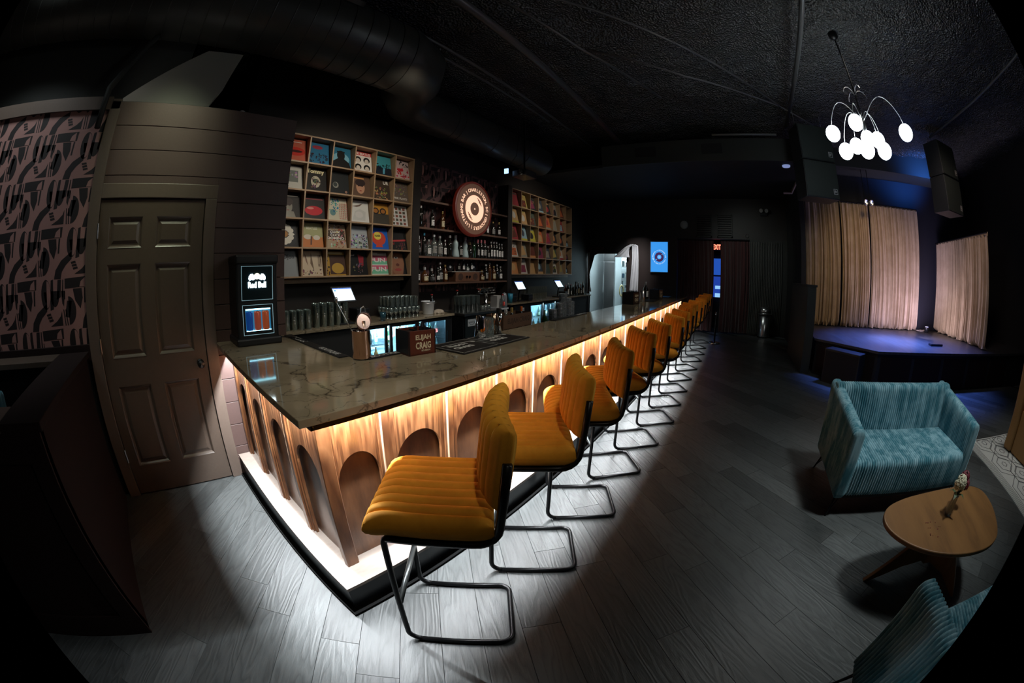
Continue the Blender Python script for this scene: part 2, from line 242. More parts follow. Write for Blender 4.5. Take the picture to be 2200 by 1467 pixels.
# ------------------------------------------------------------------ geometry helpers
class MB:
    def __init__(s): s.v = []; s.f = []; s.c = []
    def add(s, vs, fs, col=None):
        n = len(s.v); s.v += [tuple(v) for v in vs]; s.f += [tuple(i+n for i in f) for f in fs]; s.c += [col]*len(fs); return s
    def box(s, x0, x1, y0, y1, z0, z1, col=None, mtx=None):
        vs = [Vector((x, y, z)) for z in (z0, z1) for y in (y0, y1) for x in (x0, x1)]
        if mtx: vs = [mtx @ v for v in vs]
        return s.add(vs, [(0, 2, 3, 1), (4, 5, 7, 6), (0, 1, 5, 4), (2, 6, 7, 3), (0, 4, 6, 2), (1, 3, 7, 5)], col)
    def prism(s, poly, d, fn, col=None):      # poly: 2D ccw outline, fn(u, v, depth) -> xyz
        n = len(poly)
        vs = [fn(u, v, 0) for u, v in poly] + [fn(u, v, d) for u, v in poly]
        return s.add(vs, [tuple(range(n)), tuple(range(2*n-1, n-1, -1))] + [(i, i+n, (i+1) % n + n, (i+1) % n) for i in range(n)], col)
    def poly(s, poly, fn, col=None):
        return s.add([fn(u, v) for u, v in poly], [tuple(range(len(poly)))], col)
    def lathe(s, prof, n=16, o=(0, 0, 0), col=None, mtx=None, cap=True):
        vs = []; fs = []
        for r, z in prof:
            for i in range(n):
                a = 2*pi*i/n; v = Vector((o[0]+r*cos(a), o[1]+r*sin(a), o[2]+z)); vs.append(mtx @ v if mtx else v)
        for k in range(len(prof)-1):
            for i in range(n):
                j = (i+1) % n; fs.append((k*n+i, k*n+j, (k+1)*n+j, (k+1)*n+i))
        if cap:
            if prof[0][0] > 1e-5: fs.append(tuple(range(n-1, -1, -1)))
            if prof[-1][0] > 1e-5: fs.append(tuple((len(prof)-1)*n+i for i in range(n)))
        return s.add(vs, fs, col)
    def tube(s, path, r, n=8, closed=False, col=None):
        P = [Vector(p) for p in path]; m = len(P); vs = []; fs = []; prev = None
        R = r if isinstance(r, (list, tuple)) else [r]*m
        for i in range(m):
            a = P[(i-1) % m] if (closed or i > 0) else P[i]; b = P[(i+1) % m] if (closed or i < m-1) else P[i]
            t = (b-a).normalized()
            if prev is None:
                u = t.cross(Vector((0, 0, 1)))
                if u.length < 0.1: u = t.cross(Vector((0, 1, 0)))
            else: u = prev - t*prev.dot(t)
            u.normalize(); prev = u; q = t.cross(u)
            for k in range(n):
                an = 2*pi*k/n; vs.append(P[i] + (u*cos(an)+q*sin(an))*R[i])
        for i in range(m if closed else m-1):
            for k in range(n):
                j = (i+1) % m; fs.append((i*n+k, i*n+(k+1) % n, j*n+(k+1) % n, j*n+k))
        if not closed: fs += [tuple(range(n-1, -1, -1)), tuple((m-1)*n+k for k in range(n))]
        return s.add(vs, fs, col)
    def grid(s, fn, nu, nv, col=None, closeu=False):
        vs = [fn(i/nu, j/nv) for j in range(nv+1) for i in range(nu+1)]
        return s.add(vs, [(j*(nu+1)+i, j*(nu+1)+i+1, (j+1)*(nu+1)+i+1, (j+1)*(nu+1)+i) for j in range(nv) for i in range(nu)], col)
    def mesh(s, name, m, smooth=False):
        me = bpy.data.meshes.new(name); me.from_pydata(s.v, [], s.f)
        if m: me.materials.append(m)
        if any(c is not None for c in s.c):
            ca = me.color_attributes.new('Col', 'FLOAT_COLOR', 'CORNER'); buf = []
            for f, c in zip(s.f, s.c): buf += [*(c or (0.5, 0.5, 0.5)), 1.0]*len(f)
            ca.data.foreach_set('color', buf)
        if smooth: me.shade_smooth()
        return me
    def build(s, name, m, parent=None, smooth=False, bevel=0, seg=2, world=False, label=None, solid=0, loc=None, auto=None):
        off = Vector((0, 0, 0))
        if world and parent: off = parent.location.copy()
        elif world or (parent is None and loc is None):
            xs = [v[0] for v in s.v]; ys = [v[1] for v in s.v]; zs = [v[2] for v in s.v]
            off = Vector(((min(xs)+max(xs))/2, (min(ys)+max(ys))/2, min(zs)))
        if off.length: s.v = [(v[0]-off.x, v[1]-off.y, v[2]-off.z) for v in s.v]
        me = s.mesh(name, m, smooth)
        o = bpy.data.objects.new(name, me); COL.objects.link(o)
        if parent: o.parent = parent
        else: o.location = off if loc is None else loc
        if auto:
            me.shade_smooth()
            try: me.set_sharp_from_angle(angle=RD(auto))
            except Exception: pass
        if bevel:
            b = o.modifiers.new('bevel', 'BEVEL'); b.width = bevel; b.segments = seg; b.limit_method = 'ANGLE'; b.angle_limit = RD(40)
        if solid:
            b = o.modifiers.new('solid', 'SOLIDIFY'); b.thickness = solid
        if label: o['label'] = label
        return o
def tag(o, label, cat, group=None, kind=None):
    o['label'] = label; o['category'] = cat
    if group: o['group'] = group
    if kind: o['kind'] = kind
    return o
def struct(o): o['kind'] = 'structure'; return o
def stuff(o): o['kind'] = 'stuff'; return o
def thing(name, label, cat, loc=(0, 0, 0), rz=0, group=None):
    o = bpy.data.objects.new(name, None); COL.objects.link(o); o.empty_display_size = 0.1
    o.location = loc; o.rotation_euler = (0, 0, rz); return tag(o, label, cat, group)
def dup(root, loc, rz=0, label=None, group=None, scale=None):
    r = root.copy(); COL.objects.link(r); r.location = loc; r.rotation_euler = (0, 0, rz)
    if label: r['label'] = label
    if group: r['group'] = group
    if scale: r.scale = scale
    for ch in list(root.children):
        c = ch.copy(); COL.objects.link(c); c.parent = r
        for g in list(ch.children):
            d = g.copy(); COL.objects.link(d); d.parent = c
    return r
def sbox(name, m, *b, parent=None, bevel=0, world=True, **k):
    return MB().box(*b).build(name, m, parent, bevel=bevel, world=world if parent else False, **k)
ORD = ['first', 'second', 'third', 'fourth', 'fifth', 'sixth', 'seventh', 'eighth', 'ninth', 'tenth', 'eleventh', 'twelfth', 'thirteenth', 'fourteenth', 'fifteenth', 'sixteenth', 'seventeenth', 'eighteenth', 'nineteenth', 'twentieth', 'twenty-first', 'twenty-second', 'twenty-third', 'twenty-fourth', 'twenty-fifth', 'twenty-sixth']
_TX = {}
def text(s, bold=0.0):
    k = (s, bold)
    if k in _TX: return _TX[k]
    cu = bpy.data.curves.new('t', 'FONT'); cu.body = s; cu.size = 1; cu.offset = bold; cu.resolution_u = 3
    cu.align_x = 'CENTER'; cu.align_y = 'CENTER'
    o = bpy.data.objects.new('t', cu); COL.objects.link(o)
    dg = bpy.context.evaluated_depsgraph_get(); ev = o.evaluated_get(dg); me = ev.to_mesh()
    v = [(p.co.x, p.co.y) for p in me.vertices]; f = [tuple(p.vertices) for p in me.polygons]
    ev.to_mesh_clear(); bpy.data.objects.remove(o); bpy.data.curves.remove(cu)
    if v:
        x0 = min(a for a, b in v); x1 = max(a for a, b in v); y0 = min(b for a, b in v); y1 = max(b for a, b in v)
    else: x0 = x1 = y0 = y1 = 0
    _TX[k] = (v, f, (x0, x1, y0, y1)); return _TX[k]
def put_text(mb, s, fn, cx, cy, w=None, h=None, bold=0.02, col=(1, 1, 1), rot=0):
    v, f, (x0, x1, y0, y1) = text(s, bold)
    if not v: return
    sx = (w/(x1-x0)) if w else None; sy = (h/(y1-y0)) if h else None
    sx = sx or sy; sy = sy or sx
    vs = []
    for a, b in v:
        p = (a-(x0+x1)/2)*sx; q = (b-(y0+y1)/2)*sy
        vs.append(fn(cx+p*cos(rot)-q*sin(rot), cy+p*sin(rot)+q*cos(rot)))
    mb.add(vs, f, col)
def disc(cx, cy, rx, ry=None, n=20, a0=0, a1=2*pi):
    ry = ry or rx
    full = abs(a1-a0-2*pi) < 1e-6
    return [(cx+rx*cos(a0+(a1-a0)*i/(n if full else n-1)), cy+ry*sin(a0+(a1-a0)*i/(n if full else n-1))) for i in range(n)]
def band(mb, pts, w, fn, col):               # stroked polyline as quads
    for i in range(len(pts)-1):
        a = Vector(pts[i]); b = Vector(pts[i+1]); d = (b-a)
        if d.length < 1e-6: continue
        d.normalize(); n = Vector((-d.y, d.x))*w/2; e = d*w*0.3
        a = a-e; b = b+e
        mb.add([fn(*(a-n)), fn(*(b-n)), fn(*(b+n)), fn(*(a+n))], [(0, 1, 2, 3)], col)
def annulus(mb, cx, cy, r0, r1, a0, a1, fn, col, n=16, ex=1.0):
    vs = []
    for i in range(n+1):
        a = a0+(a1-a0)*i/n; vs += [fn(cx+r0*cos(a), cy+r0*sin(a)*ex), fn(cx+r1*cos(a), cy+r1*sin(a)*ex)]
    mb.add(vs, [(2*i, 2*i+1, 2*i+3, 2*i+2) for i in range(n)], col)

# ================================================================== SETTING
struct(sbox('floor', mat('dark_subfloor', (0.01, 0.01, 0.01), 0.8), -4.2, 13.6, -7.8, 5.2, -0.1, -0.012))
floor = bpy.data.objects['floor']
PW, PL = 0.18, 1.22
pm = MB().box(-PL/2+0.0012, PL/2-0.0012, -PW/2+0.0012, PW/2-0.0012, -0.0115, 0).mesh('floor_plank', M_FLOOR)
cells = []
q = RD(45); ex = Vector((cos(q), sin(q))); ey = Vector((-sin(q), cos(q)))
for r in range(-70, 70):
    offs = (r*0.41) % 1.0 + 0.13*((r*7) % 3)
    for c in range(-14, 16):
        u = (c+offs)*PL; v = (r+0.07)*PW; p = ex*u+ey*v
        if -3.6 < p.x < 10.4 and -7.3 < p.y < 4.2 and not (p.y > 1.65 and p.x > 0.6 and (p.x > 1.1 or p.y < 2.6) and p.x < 9.6 and p.y > 1.7 and p.x > 1.0):
            infront = (p.x*fwd.x+p.y*fwd.y) > -0.25*p.length
            vis = infront and not (p.y > 2.9) and p.x < 10 and p.y > -5
            cells.append((p.length + (0 if vis else 100), p))
cells.sort(key=lambda t: t[0])
mst = MB()
for k, (d, p) in enumerate(cells):
    if k < 300:
        o = bpy.data.objects.new('plank', pm); COL.objects.link(o); o.parent = floor
        o.location = (p.x-floor.location.x, p.y-floor.location.y, 0-floor.location.z); o.rotation_euler = (0, 0, q)
    else:
        mt = Matrix.Translation((p.x, p.y, 0)) @ Matrix.Rotation(q, 4, 'Z')
        mst.box(-PL/2+.0012, PL/2-.0012, -PW/2+.0012, PW/2-.0012, -.0115, 0, mtx=mt)
mst.v = [tuple(Matrix.Rotation(-q, 3, 'Z') @ Vector(v)) for v in mst.v]
o = mst.build('far_planks', M_FLOOR, floor); o.rotation_euler = (0, 0, q); o.location = (-floor.location.x, -floor.location.y, -floor.location.z); stuff(o)
# ceiling of sprayed foam
def cf(u, v):
    x = -4.2+u*15; y = -7.8+v*13
    return (x, y, 4.42 + 0.10*noise.noise(Vector((x*0.8, y*0.8, 0))) + 0.05*noise.noise(Vector((x*2.7, y*2.7, 3))) + 0.022*noise.noise(Vector((x*7, y*7, 5))))
struct(MB().grid(cf, 220, 190).build('ceiling', M_FOAM, smooth=True))
struct(sbox('ceiling_slab', M_MATTE, -4.3, 13.6, -7.9, 5.3, 4.62, 4.7))
struct(sbox('ceiling_lower', M_MATTE, 7.0, 10.9, -1.7, 4.45, 3.68, 3.74))
lf = struct(sbox('trim_soffit_face', M_GREYWALL, 6.95, 7.0, -1.9, 2.6, 3.68, 4.12))
for y in (1.45, 0.1):
    sbox('dark_vent', M_MATTE, 6.935, 6.95, y, y+0.42, 3.82, 4.02, parent=lf)
# walls
wl = struct(sbox('wall_left', M_MATTE, -4.2, 1.0, 2.83, 2.95, 0, 2.78))
struct(sbox('wall_left_upper', M_GREYWALL, -4.2, -0.1, 3.3, 3.4, 2.78, 4.6))
struct(sbox('wall_left_ledge', M_TRIM, -4.2, -0.60, 2.83, 3.3, 2.72, 2.80))
struct(MB().prism([(-0.62, 2.78), (0.16, 2.78), (0.33, 3.11), (0.43, 3.5), (0.06, 3.48), (-0.66, 2.93)], 0.06, lambda u, v, d: (u, 3.10+d+(v-2.8)*0.1, v)).build('wall_stair_bulkhead', mat('pale_grey_paint', (0.3, 0.29, 0.25), 0.6)))
wr = struct(sbox('wall_return', M_MAUVE, 0.96, 1.024, 2.95, 4.45, 0, 2.765))
struct(sbox('wall_back', mat('dark_brown_paint', (0.014, 0.0105, 0.008), 0.6), 0.9, 10.7, 4.45, 4.55, 0, 4.6))
struct(sbox('wall_near', M_MATTE, -4.3, -4.2, -7.8, 5.2, 0, 4.6))
struct(sbox('wall_right', M_MATTE, -4.2, 10.8, -7.8, -7.7, 0, 4.6))
# far wall pieces
FW = mat('far_wall_paint', (0.026, 0.022, 0.02), 0.6)
struct(sbox('wall_far_header', FW, 10.6, 10.75, -1.75, 3.22, 2.56, 3.68))
struct(sbox('wall_far_kitchen_header', FW, 10.6, 10.75, 3.22, 4.5, 2.11, 3.68))
struct(sbox('wall_far_panel', mat('far_brown_panel', (0.035, 0.022, 0.018), 0.5), 10.55, 10.75, 1.69, 3.22, 0, 2.56))
wf = struct(sbox('wall_far_ribbed', M_GREYWALL, 10.6, 10.75, -1.75, -0.47, 0, 2.56))
rb = MB()
for i in range(20): y = -1.44+i*0.05; rb.box(10.565, 10.6, y, y+0.028, 0.05, 2.5)
o = rb.build('rib', mat('ribbed_grey_panel', (0.05, 0.05, 0.042), 0.45), wf, world=True); stuff(o)
struct(sbox('wall_stage_side', M_MATTE, 8.35, 10.6, -1.74, -1.62, 0, 4.5))
struct(sbox('wall_stage_back', mat('stage_navy_wall', (0.012, 0.012, 0.02), 0.6), 8.75, 8.85, -7.7, -1.62, 0, 4.6))
wb = struct(sbox('wall_stage_bulkhead', M_GREYWALL, 8.0, 8.75, -6.2, -1.62, 3.97, 4.5))
struct(sbox('wall_vestibule', M_MATTE, 12.0, 12.1, -1.8, 1.8, 0, 3.0))
struct(sbox('wall_vestibule_left', M_MATTE, 10.75, 12.0, 1.7, 1.8, 0, 3.0))
struct(sbox('wall_vestibule_right', M_MATTE, 10.75, 12.0, -1.9, -1.8, 0, 3.0))
struct(sbox('ceiling_vestibule', M_MATTE, 10.75, 12.0, -1.9, 1.8, 2.75, 2.8))
KW = mat('kitchen_white', (0.5, 0.55, 0.56), 0.5)
struct(sbox('wall_kitchen_back', KW, 13.4, 13.5, 2.4, 5.2, 0, 3.1)); struct(sbox('wall_kitchen_left', KW, 10.75, 13.4, 5.0, 5.1, 0, 3.1))
struct(sbox('wall_kitchen_right', KW, 10.75, 13.4, 2.5, 2.6, 0, 3.1)); struct(sbox('ceiling_kitchen', KW, 10.75, 13.4, 2.4, 5.2, 3.0, 3.1))
# far header details
for (y0, y1, n) in ((0.65, 1.12, 'left'), (0.04, 0.50, 'right')):
    g = thing('wall_vent', f'dark louvred air vent on the wall above the entrance, {n} one of the pair', 'vent', (10.6, (y0+y1)/2, 2.6), group='vents above the entrance')
    f = MB(); t = 0.03
    f.box(10.565, 10.6, y0, y1, 3.2, 3.23).box(10.565, 10.6, y0, y1, 2.6, 2.63).box(10.565, 10.6, y0, y0+t, 2.6, 3.23).box(10.565, 10.6, y1-t, y1, 2.6, 3.23)
    f.build('frame', M_GREYWALL, g, world=True)
    for i in range(9):
        mt = Matrix.Translation((10.59, 0, 2.66+i*0.062)) @ Matrix.Rotation(0.6, 4, 'Y')
        MB().box(-0.015, 0.015, y0+t, y1-t, -0.002, 0.002, mtx=mt).build('slat', M_MATTE, g, world=True)
g = tag(MB().lathe([(0.0, 0), (0.115, 0.0), (0.12, 0.02), (0.1, 0.05), (0.0, 0.06)], 24, mtx=Matrix.Translation((10.6, 1.47, 2.94)) @ Matrix.Rotation(-pi/2, 4, 'Y')).build('wall_speaker', mat('grey_white_plastic', (0.42, 0.46, 0.47), 0.4), smooth=True), 'round pale grey wall speaker above the entrance opening', 'speaker')
tag(MB().tube([(10.58, -0.39+0.05*cos(a*pi/10), 2.66+0.05*sin(a*pi/10)) for a in range(20)], 0.008, 6, True).build('ring_hook', M_CHROME), 'small metal ring fixed on the dark wall beside the vents', 'ring')
el = thing('emergency_light', 'twin-headed emergency light high on the far dark wall', 'light', (10.55, -0.92, 3.22))
sbox('housing', M_BLACKPLASTIC, 10.52, 10.6, -1.02, -0.82, 3.22, 3.30, parent=el)
for y in (-1.0, -0.84):
    MB().lathe([(0.0, 0), (0.045, 0.01), (0.055, 0.06), (0.0, 0.06)], 14, mtx=Matrix.Translation((10.5, y, 3.34)) @ Matrix.Rotation(-pi/2, 4, 'Y')).build('lamp_head', mat('dull_reflector', (0.3, 0.3, 0.3), 0.3), el, world=True)
# shiplap planks on the left wall
gro = [2.765, 2.581, 2.402, 2.222, 2.046, 1.862, 1.682, 1.5, 1.32, 1.14, 0.96, 0.78, 0.60, 0.42, 0.24, 0.06]
for i in range(len(gro)-1):
    z1, z0 = gro[i], gro[i+1]
    x0 = -0.60 if z0 > 2.2 else 0.415
    b = MB().box(x0, 1.024, 2.80, 2.832, z0+0.0045, z1)
    b.build('plank', M_MAUVE, wl, world=True, bevel=0.002, seg=1)
MB().box(-0.60, 0.415, 2.80, 2.832, 2.16, 2.222).build('plank', M_MAUVE, wl, world=True)
for i in range(len(gro)-1):
    z1, z0 = gro[i], gro[i+1]
    MB().box(1.02, 1.03, 2.95, 4.45, z0+0.0045, z1).build('plank', M_MAUVE, wr, world=True)
# door with six panels, casing
dr = struct(bpy.data.objects.new('door_1', None)); COL.objects.link(dr); dr.location = (-0.13, 2.8, 0)
DX0, DX1, DZ = -0.575, 0.32, 2.055
df = MB()
rects = [(-0.485, -0.187, 1.735, 1.94), (-0.072, 0.226, 1.735, 1.94), (-0.485, -0.187, 1.02, 1.63), (-0.072, 0.226, 1.02, 1.63), (-0.485, -0.187, 0.235, 0.825), (-0.072, 0.226, 0.235, 0.825)]
xs = [DX0, -0.485, -0.187, -0.072, 0.226, DX1]; zs = [0.012, 0.235, 0.825, 1.02, 1.63, 1.735, 1.94, DZ]
for i in range(5):
    for j in range(7):
        if i in (1, 3) and j in (1, 3, 5): continue
        df.box(xs[i], xs[i+1], 2.79, 2.83, zs[j], zs[j+1])
df.build('leaf', M_DOORPAINT, dr, world=True)
for (a, b, c, d) in rects:
    p = MB()
    def ring(y_, k): return [(a+k, y_, c+k), (b-k, y_, c+k), (b-k, y_, d-k), (a+k, y_, d-k)]
    R_ = [ring(2.788, 0), ring(2.793, 0.008), ring(2.806, 0.018), ring(2.806, 0.028), ring(2.797, 0.05)]
    vs = sum(R_, []); fs = []
    for k in range(4):
        for i in range(4): fs.append((k*4+i, k*4+(i+1) % 4, (k+1)*4+(i+1) % 4, (k+1)*4+i))
    fs.append((16, 17, 18, 19)); p.add(vs, fs).build('panel', M_DOORPAINT, dr, world=True)
cs = MB().box(DX0-0.11, DX0-0.006, 2.775, 2.83, 0, 2.70).box(DX1+0.006, DX1+0.10, 2.775, 2.83, 0, 2.065).box(DX0-0.006, DX1+0.10, 2.775, 2.83, 2.065, 2.165)
cs.build('casing', M_TRIM, dr, world=True, bevel=0.004)
for z in (1.80, 1.06, 0.28):
    MB().lathe([(0.008, 0), (0.008, 0.1)], 8, (DX0-0.004, 2.772, z)).build('hinge', M_CHROME, dr, world=True)
kb = MB().lathe([(0.028, 0), (0.028, 0.006), (0.01, 0.01), (0.01, 0.035), (0.022, 0.04), (0.03, 0.055), (0.024, 0.07), (0, 0.074)], 16, mtx=Matrix.Translation((0.262, 2.79, 0.93)) @ Matrix.Rotation(pi/2, 4, 'X'))
kb.build('knob', M_BLACKPLASTIC, dr, smooth=True, world=True, label='round black door knob')
struct(sbox('baseboard_left', M_MAUVE, 0.42, 1.0, 2.775, 2.83, 0, 0.16))
# conduit on the left of the door head
tag(MB().tube([(-0.75, 2.76, 2.55), (-0.75, 2.76, 2.85), (-0.5, 3.1, 3.6), (-0.35, 3.15, 4.3)], 0.03, 8).build('wall_pipe', M_GREYWALL, smooth=True), 'dark painted pipe rising from the wallpaper beside the door', 'pipe')

# wallpaper: a flat print of the repeated motif
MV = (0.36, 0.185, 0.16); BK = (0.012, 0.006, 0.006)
def motif(mb, fn, ox, oz, s):
    F = lambda x, y: fn(ox+(x-245)/255*s*1.63, oz+(1-(y-60)/262)*s)
    G = lambda x, y: tuple(Vector(F(x, y))+Vector((0, -0.0004, 0)))
    P = lambda pts: mb.poly(pts, F, BK)
    def el(cx, cy, rx, ry, a0, a1, n=14): return [(cx+rx*cos(RD(a0+(a1-a0)*i/n)), cy+ry*sin(RD(a0+(a1-a0)*i/n))) for i in range(n+1)]
    P([(250, 236), (258, 190), (285, 142), (335, 98), (337, 136), (308, 168), (290, 200), (284, 236)])
    for k in range(3): P([(332+k*5, 152+k*15), (354+k*5, 147+k*15), (358+k*5, 158+k*15), (336+k*5, 163+k*15)])
    P([(350, 216), (385, 190), (405, 165), (412, 138), (414, 214)])
    P([(419, 132), (424, 132), (430, 216), (425, 216)]); P([(429, 132), (434, 132), (441, 216), (436, 216)])
    P([(446, 66)] + el(446, 140, 36, 74, -88, 88) + [(446, 214)])
    P([(356, 34)] + [(404, 34)] + el(380, 40, 24, 76, 0, 180)[1:-1])
    P([(412, 36), (432, 36), (424, 118), (416, 100)]); P([(322, 36), (347, 36), (350, 88), (330, 92)])
    P([(303, 236), (412, 230), (410, 284), (303, 288)]); mb.poly([(374, 282), (380, 254), (400, 234), (402, 283)], G, MV)
    P([(342, 290), (384, 290), (388, 340), (376, 396), (352, 352)]); P([(396, 288), (404, 288), (402, 366), (394, 366)])
    P(el(462, 312, 25, 78, 0, 360, 20)[:-1]); mb.poly(el(466, 312, 20, 70, -90, 90), G, MV)
    P([(268, 240), (286, 240), (282, 330), (262, 342)]); P([(292, 240), (297, 240), (295, 330), (288, 330)])
    P([(488, 240), (500, 236), (500, 390), (482, 396)]); P([(300, 300), (304, 300), (304, 342), (300, 342)]); P([(308, 300), (334, 300), (334, 342), (308, 342)]) if False else None
    P([(312, 350), (336, 352), (322, 440), (300, 432)])
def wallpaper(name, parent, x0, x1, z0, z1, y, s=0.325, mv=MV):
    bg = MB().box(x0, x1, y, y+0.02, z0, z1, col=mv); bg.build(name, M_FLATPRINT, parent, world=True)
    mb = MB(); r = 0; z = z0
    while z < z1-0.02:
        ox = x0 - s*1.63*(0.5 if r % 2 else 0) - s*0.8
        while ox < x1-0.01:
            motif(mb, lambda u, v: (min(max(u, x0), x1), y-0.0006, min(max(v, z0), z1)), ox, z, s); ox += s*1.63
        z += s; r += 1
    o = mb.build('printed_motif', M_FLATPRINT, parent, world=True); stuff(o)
wallpaper('wallpaper', wl, -4.2, -0.685, 1.13, 2.70, 2.81)
sbox('picture_rail', M_TRIM, -4.2, -0.685, 2.79, 2.83, 2.70, 2.80, parent=wl)
sbox('dado_rail', M_MAROON, -4.2, -0.685, 2.775, 2.83, 1.03, 1.13, parent=wl)
bw = bpy.data.objects['wall_back']
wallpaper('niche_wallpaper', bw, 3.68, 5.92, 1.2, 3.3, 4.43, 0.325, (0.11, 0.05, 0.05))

# ================================================================== BAR
FX0, FX1 = 0.53, 8.62; PY = 1.285; PX = 0.548; PZ0, PZ1 = 0.175, 1.024
bar = thing('bar_counter', 'long wooden bar front with arched niches and lit underside on a white-topped plinth', 'bar', (4.5, 1.5, 0))
def arch_panel(w, holew, hz1, name='arched_panel', depth=0.016):
    n = 20; r = holew/2; zc = hz1-r
    vs = []; fs = []
    out = [(-w/2, 0), (-r, 0)] + [(-r, zc)] + [(-r*cos(pi*i/n), zc+r*sin(pi*i/n)) for i in range(1, n)] + [(r, zc), (r, 0), (w/2, 0), (w/2, PZ1-PZ0), (-w/2, PZ1-PZ0)]
    # strips: build quads column-wise
    m = MB()
    def face(pts):
        pts = pts
        k = len(pts)
        m.add([(x, 0, z) for x, z in pts] + [(x, depth, z) for x, z in pts], [tuple(range(k))] + [(i, i+k, (i+1) % k+k, (i+1) % k) for i in range(k)])
    T = PZ1-PZ0
    face([(-w/2, 0), (-r, 0), (-r, zc), (-r, T), (-w/2, T)]); face([(r, 0), (w/2, 0), (w/2, T), (r, T), (r, zc)])
    for i in range(n):
        a, b = pi*i/n, pi*(i+1)/n
        face([(-r*cos(a), zc+r*sin(a)), (-r*cos(b), zc+r*sin(b)), (-r*cos(b), T), (-r*cos(a), T)])
    return m
ap = arch_panel(0.40, 0.29, 0.605)
ap_mesh = ap.mesh('arched_panel', M_CHERRY)
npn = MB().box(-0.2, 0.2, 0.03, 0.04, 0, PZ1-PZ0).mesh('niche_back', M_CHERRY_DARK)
btm = MB().box(-0.036, 0.036, -0.008, 0.016, 0, PZ1-PZ0).box(-0.018, 0.018, -0.018, -0.008, 0, PZ1-PZ0).mesh('batten', M_CHERRY)
edg = MB().box(-0.022, -0.018, -0.0185, -0.004, 0.0, PZ1-PZ0).mesh('batten_highlight', M_EDGE_HIGHLIGHT)  # thin strip carrying the painted highlight of the varnished edge
def put(me, name, loc, rz, sx=1):
    o = bpy.data.objects.new(name, me); COL.objects.link(o); o.parent = bar
    o.location = Vector(loc)-bar.location; o.rotation_euler = (0, 0, rz); o.scale = (sx, 1, 1); return o
X = 0.88
put(ap_mesh, 'arched_panel', ((PX+0.88)/2+0.01, PY, PZ0), 0, 0.8); put(npn, 'niche_back', ((PX+0.88)/2+0.01, PY, PZ0), 0, 0.8)
k = 0
while X < FX1-0.05:
    b = put(btm, 'batten', (X, PY, PZ0), 0); e = bpy.data.objects.new('edge_highlight', edg); COL.objects.link(e); e.parent = b; e['label'] = 'pale strip painted as the highlight along the batten edge'
    if X+0.42 < FX1+0.2:
        put(ap_mesh, 'arched_panel', (X+0.21, PY, PZ0), 0, 1.03); put(npn, 'niche_back', (X+0.21, PY, PZ0), 0, 1.03)
    X += 0.42; k += 1
for i, yb in enumerate((1.66, 2.045, 2.43)):
    b = put(btm, 'batten', (PX, yb, PZ0), -pi/2); e = bpy.data.objects.new('edge_highlight', edg); COL.objects.link(e); e.parent = b
for yc, wd in ((1.475, 0.36), (1.852, 0.385), (2.237, 0.385), (2.61, 0.35)):
    put(ap_mesh, 'arched_panel', (PX, yc, PZ0), -pi/2, wd/0.4); put(npn, 'niche_back', (PX, yc, PZ0), -pi/2, wd/0.4)
MB().box(0.532, 0.60, 1.267, 1.30, PZ0, PZ1).build('corner_post', M_CHERRY, bar, world=True, bevel=0.003)
MB().box(0.532, 0.56, 2.75, 2.80, PZ0, PZ1).build('end_post', M_CHERRY, bar, world=True)
sbox('carcass', M_MATTE, 0.60, 8.6, 1.33, 1.36, 0.0, 1.03, parent=bar)
sbox('carcass_side', M_MATTE, 0.595, 0.62, 1.33, 2.79, 0.0, 1.03, parent=bar)
sbox('apron', M_BLACK, 0.49, 8.62, 1.195, 1.207, 0.974, 1.026, parent=bar)
sbox('apron_side', M_BLACK, 0.487, 0.496, 1.195, 2.79, 0.974, 1.026, parent=bar)
sbox('light_channel', M_MATTE, 0.49, 8.62, 1.21, 1.30, 1.0252, 1.0260, parent=bar)
MB().box(0.43, 8.62, 1.142, 1.335, 0.155, 0.175).build('plinth_top', M_BOARD, bar, world=True, label='pale bare-wood top board of the plinth')
MB().box(0.43, 0.60, 1.335, 2.795, 0.155, 0.175).build('plinth_top', M_BOARD, bar, world=True, label='pale bare-wood top board of the plinth')
MB().box(0.437, 8.62, 1.149, 1.5, 0.0, 0.155).box(0.437, 0.6, 1.5, 2.79, 0.0, 0.155).build('plinth', mat('black_plinth_paint', (0.012, 0.013, 0.016), 0.3), bar, world=True)
MB().box(0.405, 8.62, 1.107, 1.149, 0.0, 0.016).box(0.405, 0.437, 1.149, 2.79, 0.0, 0.016).build('toe_strip', mat('matt_black_toe', (0.008, 0.008, 0.008), 0.95, 0, 0.05), bar, world=True)
sbox('end_panel', M_CHERRY_DARK, 8.6, 8.63, 1.25, 1.8, 0, 1.03, parent=bar)
# countertop (one worktop)
ct = MB(); Z0, Z1 = 1.0262, 1.0588
outl = [(0.414, 1.122), (8.66, 1.122), (8.66, 1.75), (1.09, 1.75), (1.055, 1.785), (1.055, 2.799), (0.414, 2.799)]
ct.prism(outl, Z1-Z0, lambda u, v, d: (u, v, Z1-d))
tag(ct.build('countertop', M_STONE, bevel=0.003), 'polished taupe stone bar top with dark veins, L-shaped around the end', 'countertop')
